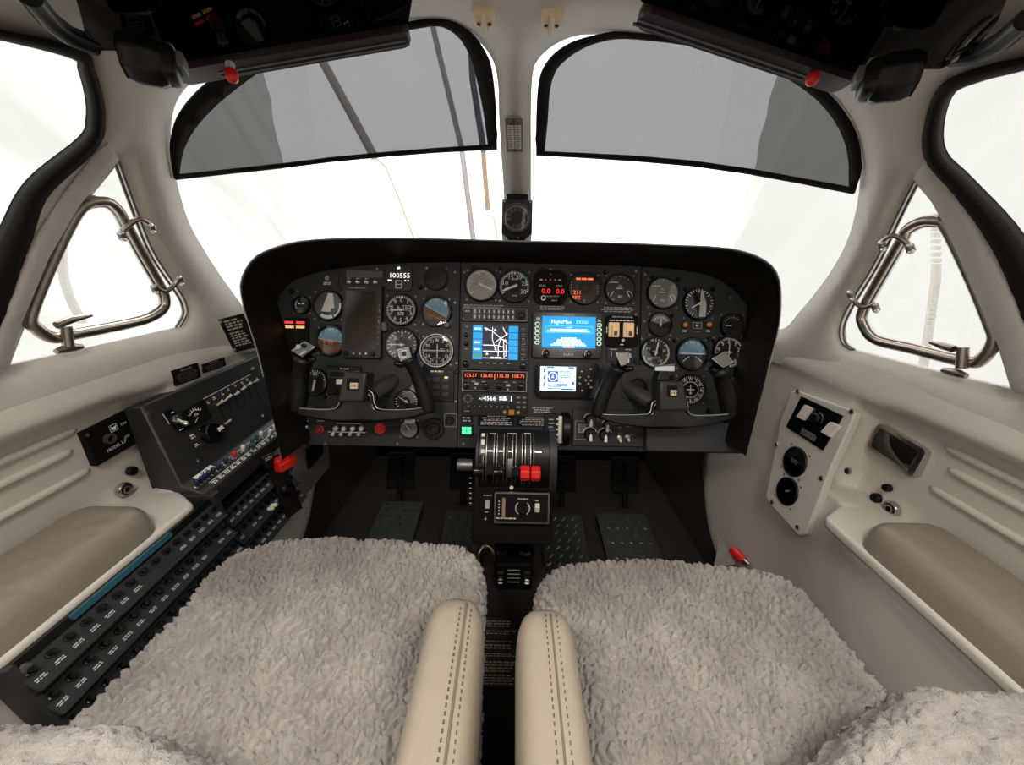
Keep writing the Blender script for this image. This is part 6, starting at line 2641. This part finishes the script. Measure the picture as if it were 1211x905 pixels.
vent('left triangular vent window with bronze tube frame and two hinges', H_VENT_L,
     [(98, 243), (110, 238), (126, 238), (139, 248), (149, 265), (168, 300), (188, 335), (195, 350), (194, 364), (180, 375), (155, 383), (83, 397), (62, 400), (44, 390), (36, 373), (60, 312), (84, 262)],
     [[(143, 275), (155, 264), (166, 259), (178, 266)], [(182, 338), (195, 345), (206, 337), (212, 328)]],
     ([(67, 385), (85, 378), (108, 373)], [(78, 386), (81, 410)], [(66, 416), (76, 413), (88, 411), (97, 410)]), 1)
vent('right triangular vent window with bronze tube frame and two hinges', H_VENT_R,
     [(1066, 284), (1073, 271), (1090, 262), (1107, 261), (1119, 268), (1147, 325), (1170, 380), (1176, 402), (1163, 424), (1144, 429), (1077, 413), (1036, 403), (1021, 386), (1020, 367), (1043, 324)],
     [[(1075, 290), (1064, 281), (1054, 279), (1042, 287)], [(1034, 360), (1022, 364), (1012, 358), (1005, 346)]],
     ([(1128, 413), (1114, 409), (1100, 405)], [(1139, 411), (1137, 436)], [(1115, 438), (1125, 440), (1134, 442), (1143, 445)]), 1)


# ================================================================== SUNSHADES IN THE WINDSHIELDS
def sunshade(label, outer, inner, off=.004):
    c = on_skin([(np.mean([p[0] for p in outer]), np.mean([p[1] for p in outer]))], 0)[0]
    t = thing('windshield_sunshade', label, 'sunshade', Matrix.Translation(c), 'sunshades in the windshields')
    Ti = Matrix.Translation(-c)
    ov, iv = densify(outer, 8), densify(inner, 8)
    Vg, Fg = fill(iv, [], 14)
    Pg, _ = skin(Vg, off)
    b = MB()
    b.M = Ti
    b.add([tuple(p) for p in Pg], orient_in(Pg, Fg))
    b.build('tinted_sheet', SHADE, t, smooth=180)
    Vg, Fg = fill(ov, [iv], 30)
    b = MB()
    b.M = Ti
    Pf, _ = skin(Vg, off + .003)
    Fg = orient_in(Pf, Fg)
    b.add([tuple(p) for p in Pf], Fg)
    o = b.build('black_border', RUBBER, t, smooth=60)
    s_ = o.modifiers.new('solid', 'SOLIDIFY')
    s_.thickness = .005
    s_.offset = 0
    return t


I_L = smooth_poly([(211, 207), (213, 190), (217, 174), (229, 152), (250, 128), (277, 105), (316, 78), (370, 58), (430, 42), (487, 33), (514, 29), (530, 33), (546, 47), (559, 74), (568, 113), (573, 140)], 3, False)
I_L += [(577, 172), (515, 176), (452, 181), (390, 187), (335, 194), (270, 201)]
O_L = smooth_poly([(207, 212), (202, 180), (205, 155), (213, 135), (231, 112), (258, 90), (300, 70), (370, 48), (430, 36), (487, 27), (514, 24), (538, 27), (560, 43), (577, 68), (583, 90), (587, 130)], 3, False)
O_L += [(588, 176), (515, 180), (452, 185), (390, 191), (335, 198), (270, 205)]
sunshade('grey tinted sunshade with black border in the left windshield', O_L, I_L)
I_R = smooth_poly([(644, 180), (648, 140), (650, 110), (655, 88), (664, 74), (685, 58), (710, 48), (740, 44), (800, 50), (850, 58), (890, 70), (930, 90), (965, 115), (988, 142), (1001, 170), (1005, 195)], 3, False)
I_R += [(1005, 222), (950, 212), (890, 201), (820, 191), (750, 185), (690, 182)]
O_R = smooth_poly([(634, 183), (634, 140), (636, 105), (641, 84), (654, 66), (675, 52), (705, 43), (740, 39), (800, 45), (850, 53), (896, 64), (940, 84), (975, 108), (1002, 140), (1015, 170), (1018, 200)], 3, False)
O_R += [(1010, 229), (950, 217), (890, 206), (820, 196), (750, 190), (690, 186)]
sunshade('grey tinted sunshade with black border in the right windshield', O_R, I_R)
# moving the two clear-glass scratches is left to the glass itself

# ================================================================== COMPASS, POST PLACARD, HOOKS
pc = on_skin([(611, 240)], .03)[0]
fr = Frame(pc - FWD * .035, RGT, UPV)
kc = pc.dot(FWD) / FPX * .965
t = thing('magnetic_compass', 'black magnetic compass hanging at the foot of the windshield centre post', 'compass', fr.M)
ox, oy = fr.hit(611, 258)
b = MB()
x0, x1, yt, ym_, yb_ = fr.hit(593.5, 258)[0], fr.hit(629.5, 258)[0], fr.hit(611, 236)[1], fr.hit(611, 276)[1], fr.hit(611, 283)[1]
xm = (x0 + x1) / 2
b.prism([(x0, yt), (x0, ym_), (x0 + .018, yb_), (x1 - .018, yb_), (x1, ym_), (x1, yt)], -.045, 0, .001)
b.build('case', BLACK, t, bevel=.002, seg=2, smooth=35)
R = 16 * kc
b = MB()
b.lathe(ox, oy, [(R * 1.08, 0), (R * 1.08, .004), (R, .004), (R * .97, .001), (0, .001)], 32)
b.build('dial', mat('compass_dial', (.06, .055, .05), .5), t, smooth=35)
b = MB()
b.M = Matrix.Translation((ox, oy, 0))
b.ticks(0, 0, R * .78, R * .95, R * .05, 48, .0016)
for i, s in enumerate(('33', '30', 'N', '3', '6', '', 'E', '12', '15', 'S', '', '24')):
    a = math.radians(90 - (i - 2) * 30 + 10)
    b.text(s, R * .60 * math.cos(a), R * .60 * math.sin(a), R * .2, .0016, ang=0)
b.build('dial_markings', mat('tan_white', (.70, .66, .60), .5), t)
b = MB()
b.lathe(ox, oy, [(0, .0035), (R, .003)], 24)
b.build('glass', DIALGLASS, t, smooth=180)
b = MB()
b.box(xm, yt + .012, -.02, (x1 - x0) * .72, .020, .014)
b.build('bracket', MATTE, t, bevel=.002)
screws(None, t, [(x0 + .006, yt - .006), (x1 - .006, yt - .006), (xm + .004, yb_ + .004)], .003, GREYMETAL, 0)

P = [on_skin([p], .0275)[0] for p in ((598, 140), (619.5, 140), (618.5, 180), (597.5, 180))]
fr = Frame(sum(P, Vector()) / 4 - FWD * .002, (P[1] - P[0]) + (P[2] - P[3]), (P[0] - P[3]) + (P[1] - P[2]))
w, h = (P[1] - P[0]).length, (P[0] - P[3]).length
t = thing('deviation_card', 'small metal card with a printed table on the windshield centre post', 'placard', fr.M)
b = MB()
b.rrect(0, 0, w, h, .004, -.004, .001)
b.build('sheet', mat('dull_aluminium', (.30, .285, .26), .4, .4), t)
b = MB()
b.rect(-w * .21, -h * .04, w * .36, h * .70, .0014)
b.rect(w * .21, -h * .04, w * .36, h * .70, .0014)
b.build('paper', WHITE, t)
b = MB()
for sx in (-1, 1):
    b.scribble(sx * w * .21, -h * .04, w * .30, h * .66, 11, .0018, .35)
b.scribble(0, h * .36, w * .5, h * .06, 1, .0018, .7, centre=True)
b.build('lettering', mat('ink', (.08, .075, .07), .5), t)
screws(None, t, [(0, h * .44), (0, -h * .44)], .0035, GREYMETAL, .001)

for u, lab in ((572.5, 'left one of two cream plastic hooks above the centre post'), (652.5, 'right one of two cream plastic hooks above the centre post')):
    v = 20 if u < 600 else 22
    p = on_skin([(u, v)], .026)[0]
    P2 = on_skin([(u, v - 8), (u, v + 8)], .026)
    up = (P2[0] - P2[1]).normalized()
    fr = Frame(p, RGT, up)
    k_ = p.dot(FWD) / FPX * 1.0
    t = thing('header_hook', lab, 'hook', fr.M, 'cream hooks above the windshield')
    HK = mat('cream_hook', (.86, .70, .46), .4, grain=.04)
    b = MB()
    b.prism([(-12.5 * k_, 13 * k_), (-13 * k_, 2 * k_), (-10 * k_, -8 * k_), (-3 * k_, -14 * k_), (3 * k_, -14 * k_), (10 * k_, -8 * k_), (13 * k_, 2 * k_), (12.5 * k_, 13 * k_)], -.006, .007, .002)
    b.build('base', HK, t, bevel=.002, smooth=40)
    b = MB()
    b.box(0, 1 * k_, .008, 5.5 * k_, 36 * k_, .007)
    b.build('tongue', HK, t, bevel=.002, smooth=40)
    for sx in (-1, 1):
        b = MB()
        b.cyl(sx * 6.5 * k_, -2 * k_, 2.6 * k_, .004, .0075, 12)
        b.build('screw', mat('dark_screw', (.06, .05, .045), .4, .5), t, smooth=40)


# ================================================================== SMOKED SUN VISORS
def visor(label, nrm, p0, outline, rail, slot_a, clamp, knob, arm):
    n = Vector(nrm).normalized()
    x = (RGT - n * RGT.dot(n)).normalized()
    fr = Frame(p0, x, n.cross(x))
    t = thing('sun_visor', label, 'visor', fr.M, 'smoked sun visors')
    Mi = fr.M.inverted()
    pts = [fr.hit(u, v) for u, v in outline]
    ar = sum(a[0] * b_[1] - b_[0] * a[1] for a, b_ in zip(pts, pts[1:] + pts[:1]))
    if ar < 0:
        pts = pts[::-1]
    b = MB()
    b.prism(pts, -.003, 0)
    b.build('smoked_sheet', VISOR, t)
    # edge rail: flat bar following the near edge
    (u0, v0), (u1, v1) = rail
    a, c = fr.hit(u0, v0), fr.hit(u1, v1)
    d = Vector((c[0] - a[0], c[1] - a[1], 0))
    L = d.length
    ang = math.atan2(d.y, d.x)
    RM = Matrix.Translation(((a[0] + c[0]) / 2, (a[1] + c[1]) / 2, .0)) @ Matrix.Rotation(ang, 4, 'Z')
    b = MB()
    b.rrect(0, 0, L, .030, .010, -.006, .008, .003)
    rl = b.build('rail', mat('dark_maroon_rail', (.018, .009, .009), .3), t, RM, smooth=40)
    b = MB()
    b.box(L * slot_a, -.0055, .0076, L * .80, .0040, .002)
    b.build('slot', MATTE, rl)
    b = MB()
    b.box(L * slot_a, -.0010, .0076, L * .80, .0032, .0022)
    b.box(L * slot_a, -.0095, .0070, L * .82, .0032, .0022)
    b.build('slot_lip', mat('grey_lip', (.14, .13, .125), .35, .5), rl)
    # clamp block on a swivel
    C = [at(u, v, t=tt) for u, v, tt in clamp]
    q = Mi @ C[0]
    b = MB()
    b.M = Matrix.Translation(q)
    ax = (Mi.to_3x3() @ (C[1] - C[0]))
    lx = ax.length
    ax.normalize()
    rot = ax.to_track_quat('X', 'Z').to_matrix().to_4x4()
    b.M = Matrix.Translation(q + ax * lx / 2) @ rot
    b.box(0, 0, 0, lx * .62, .034, .034)
    cb = b.build('clamp', BLACK, t, bevel=.008, seg=3, smooth=40)
    b = MB()
    b.M = Matrix.Translation(q + ax * lx * .02) @ rot @ Matrix.Rotation(PI / 2, 4, 'Y')
    b.lathe(0, 0, [(0, -.018), (.020, -.018), (.024, -.010), (.024, .010), (.020, .018), (0, .018)], 8)
    b.build('swivel_nut', BLACK, cb, bevel=.002, smooth=40)
    b = MB()
    b.M = Matrix.Translation(q + ax * lx / 2) @ rot
    b.box(-.002, 0, -.0185, lx * .60, .016, .003)
    b.box(lx * .36, 0, -.004, lx * .22, .020, .016)
    b.build('metal_plate', GREYMETAL, cb, bevel=.001)
    K_ = [at(u, v, t=tt) for u, v, tt in knob]
    b = MB()
    b.tube([Mi @ K_[0], Mi @ K_[1]], [.0052, .0044], 12)
    st = b.build('knob_stem', IVORY, t, smooth=40)
    b = MB()
    e = Mi @ K_[2]
    s0 = Mi @ K_[1]
    b.tube([s0, s0 + (e - s0) * .25, s0 + (e - s0) * .75, e], [.0045, .0074, .0068, .003], 14)
    b.build('red_knob', RED, st, smooth=60, label='round red knob')
    A = [Mi @ at(u, v, t=tt) for u, v, tt in arm]
    b = MB()
    b.tube(A, .010, 10)
    b.build('arm', BLACK, t, smooth=60)
    return t


visor('smoked visor top left of the view, reflecting red warning lights', (.205, -.146, -.968), (-.346, .537, .22),
      [(70, -60), (95, 15), (102, 45), (108, 60), (150, 60), (215, 74), (483, 28), (489, -10), (488, -60)],
      ((205, 86), (484, 38)), .08, [(172, 72, .415), (222, 82, .43)], [(272, 76, .475), (273, 83, .473), (275, 96, .47)],
      [(34, -6, .36), (58, 24, .39), (82, 42, .41), (112, 54, .43)])
visor('smoked visor top right of the view with red knob near its clamp', (-.205, -.146, -.968), (.346, .537, .22),
      [(1215, -60), (1180, 25), (1150, 62), (1112, 82), (1060, 82), (1000, 86), (758, 2), (752, -30), (752, -60)],
      ((757, 14), (1003, 97)), -.10, [(1058, 92, .415), (1008, 98, .43)], [(964, 82, .475), (962, 88, .473), (960, 99, .47)],
      [(1216, 22, .36), (1186, 48, .39), (1160, 62, .41), (1128, 66, .43)])


# ================================================================== SEATS
def tuft_noise(p, s):
    d = noise.voronoi(p * s)[0]
    return d[0], d[1]


def wool_surface(f, nu, nv, name, parent, M, amp=.010, soft=False):
    """f(a, b) -> point; the pile is carried as clumps pushed out along the surface"""
    P = np.array([[f(i / nu, j / nv) for i in range(nu + 1)] for j in range(nv + 1)])
    du = np.gradient(P, axis=1)
    dv = np.gradient(P, axis=0)
    n = np.cross(du, dv)
    n /= np.linalg.norm(n, axis=2)[:, :, None] + 1e-12
    D = np.zeros((nv + 1, nu + 1))
    for j in range(nv + 1):
        for i in range(nu + 1):
            p = Vector(P[j, i])
            q = p + noise.noise_vector(p * 35) * .012 + noise.noise_vector(p * 110) * .004
            d1 = noise.voronoi(Vector((q.x * 98, q.y * 78, q.z * 88)))[0]
            c1 = min(1., (d1[1] - d1[0]) * (1.3 if soft else 3.0))
            r1 = 1 - abs(noise.noise(q * 95)) * 2
            big = noise.noise(p * 15)
            D[j, i] = amp * ((.55 * c1 + .40 * r1 if soft else 1.0 * c1 ** .6 + .34 * r1) + .16 * noise.noise(q * 260)) + .006 * big
    Q = P + n * D[:, :, None]
    b = MB()
    b.v = [tuple(p) for p in Q.reshape(-1, 3)]
    w = nu + 1
    b.f = [(j * w + i, j * w + i + 1, (j + 1) * w + i + 1, (j + 1) * w + i) for j in range(nv) for i in range(nu)]
    return b.build(name, WOOL, parent, M, smooth=180)


def make_seat(sgn, label, x0, x1, yf, arm):
    cx = (x0 + x1) / 2
    hw = abs(x1 - x0) / 2
    yr = -.08
    M = Matrix.Translation((cx, .25, -.90))
    t = thing('pilot_seat', label, 'seat', M, 'pilot seats')
    zt = .90 - .532
    # frame and upholstered base
    b = MB()
    b.rrect(0, (yf + yr) / 2 - .25 - .01, hw * 2 - .05, yf - yr - .06, .05, .10, zt - .06, .01)
    b.build('base', LEATHER2, t, bevel=.01)
    for lx in (-1, 1):
        b = MB()
        b.box(lx * (hw - .07), .02, .05, .03, .34, .10)
        b.build('floor_rail', GREYMETAL, t, bevel=.003)
    # cushion: rounded block, front edge rolled down
    n_ = 7.5

    def fc(a, b_):
        A, B = 2 * a - 1, 2 * b_ - 1
        ax = math.copysign(1 - (1 - abs(A)) ** 1.0, A)
        # square grid mapped to a superellipse dome
        r = max(abs(A), abs(B))
        if r < 1e-6:
            sx, sy = 0, 0
        else:
            ang = math.atan2(B, A)
            c, s = math.cos(ang), math.sin(ang)
            k = (abs(c) ** n_ + abs(s) ** n_) ** (-1 / n_)
            sx, sy = k * c, k * s
        if r < .82:
            q, z = r / .82 * .90, 0.
        else:
            w = (r - .82) / .18 * PI / 2 * 1.25
            q = .90 + .10 * math.sin(min(w, PI / 2))
            z = -.055 * (1 - math.cos(w))
        x, y = sx * q * hw, sy * q * (yf - yr) / 2
        crown = .014 * (1 - (x / hw) ** 2) - .010 * max(0, -y) / .3
        dip = -.010 * math.exp(-((x / .12) ** 2 + ((y - .0) / .16) ** 2))
        return (x, y + (yf + yr) / 2 - .25, zt + z + crown + dip)
    o = wool_surface(fc, 380, 440, 'cushion', t, None, .011)
    # backrest, leaning back, with a fuller wing on the outer side
    xc = 0

    def fb(a, b_):
        x = -hw - .02 + (2 * hw + .10) * a if sgn > 0 else hw + .02 - (2 * hw + .10) * a
        side = (x if sgn > 0 else -x)
        wing = sm(-.12, .13, side) if sgn > 0 else sm(-.20, .06, side)
        end = max(0, abs(a - .5) * 2 - .86) / .14
        ed = math.sqrt(max(0, 1 - end ** 2))
        yfnt = .150 + (.105 if sgn > 0 else .056) * wing
        s = b_ * 1.0
        ang = math.radians(-60 + 200 * min(s / .45, 1))
        # lower roll then long reclined face, then back
        if s < .45:
            y = yfnt - .07 + .07 * math.sin(math.radians(20 + 70 * s / .45)) * 1.0
            z = -.545 + .125 * s / .45
            y += .004
        else:
            q = (s - .45) / .55
            y = yfnt - .16 * q ** 1.15 - .30 * q * q
            z = -.42 + .045 * math.sin(min(1, q * 6) * PI / 2) + .34 * q * q
        yc_ = -.05 - .2 * s
        y = yc_ + (y - yc_) * (.35 + .65 * ed)
        return (x, y - .25, z + .90 - .03 * (1 - ed))
    o = wool_surface(fb if sgn > 0 else fb, 170, 190, 'backrest', t, None, .009, True)
    # back shell closing the backrest
    b = MB()
    b.M = Matrix.Translation((0, -.42, .62)) @ Matrix.Rotation(math.radians(32), 4, 'X')
    b.rrect(0, 0, hw * 2 - .02, .10, .04, -.24, .30, .01)
    b.build('back_shell', LEATHER2, t, bevel=.01)
    # inner armrest
    ax0, ax1, ayf, seam = arm
    w = ax1 - ax0
    acx = (ax0 + ax1) / 2 - cx
    nu, nv = 36, 60
    b = MB()
    top = .505
    rings_ = []
    for j in range(nv + 1):
        l = j / nv
        y = -.20 + (ayf + .20) * l
        end = max(0, (l - .90) / .10)
        sc = math.sqrt(max(0, 1 - end ** 2.6))
        ring = []
        for i in range(nu):
            a = 2 * PI * i / nu
            c, s = math.cos(a), math.sin(a)
            e = 2 / 3.4
            px = math.copysign(abs(c) ** e, c) * w / 2
            pz = math.copysign(abs(s) ** e, s) * .062
            groove = 0
            sx_ = seam - (ax0 + ax1) / 2
            if s > 0 and abs(px - sx_) < .004:
                groove = .0012
            bulge = .0018 * noise.noise((px * 20, y * 12, 4 + sgn))
            ring.append((acx + px * (.25 + .75 * sc), y - .25, top - .066 + (pz * (.3 + .7 * sc)) - groove + bulge - .006 * (1 - l) * 0))
        rings_.append(ring)
    ar = loft('armrest', rings_, LEATHER, t, closed=True, smooth=180, caps=True)
    # raised seam and two rows of stitches
    sx_ = seam - cx
    ys_ = np.linspace(-.18, ayf - .035, 40)

    def ztop(x):
        q = min(.999, abs((x - acx) / (w / 2)))
        return top - .066 + .062 * (1 - q ** 3.4) ** (1 / 3.4)
    b = MB()
    P = [(sx_, y - .25, ztop(sx_) + .0006) for y in ys_] + [(sx_, ayf - .028 - .25, ztop(sx_) - .001)]
    b.tube(P, .0011, 6)
    b.build('seam', mat('seam_leather', (.20, .165, .12), .5), ar, smooth=180)
    b = MB()
    for dx in (-.0062, .0062):
        for y in np.arange(-.16, ayf - .03, .0066):
            b.box(sx_ + dx, y - .25, ztop(sx_ + dx) + .0003, .0012, .0030, .0012)
    b.build('stitching', mat('stitch_thread', (.10, .08, .06), .6), ar, kind='stuff')
    return t


make_seat(-1, 'left pilot seat with pale sheepskin cover and beige leather armrest', -.500, -.043, .572, (-.096, -.026, .365, -.048))
make_seat(1, 'right pilot seat with pale sheepskin cover and beige leather armrest', .050, .488, .532, (.0105, .0785, .352, .050))
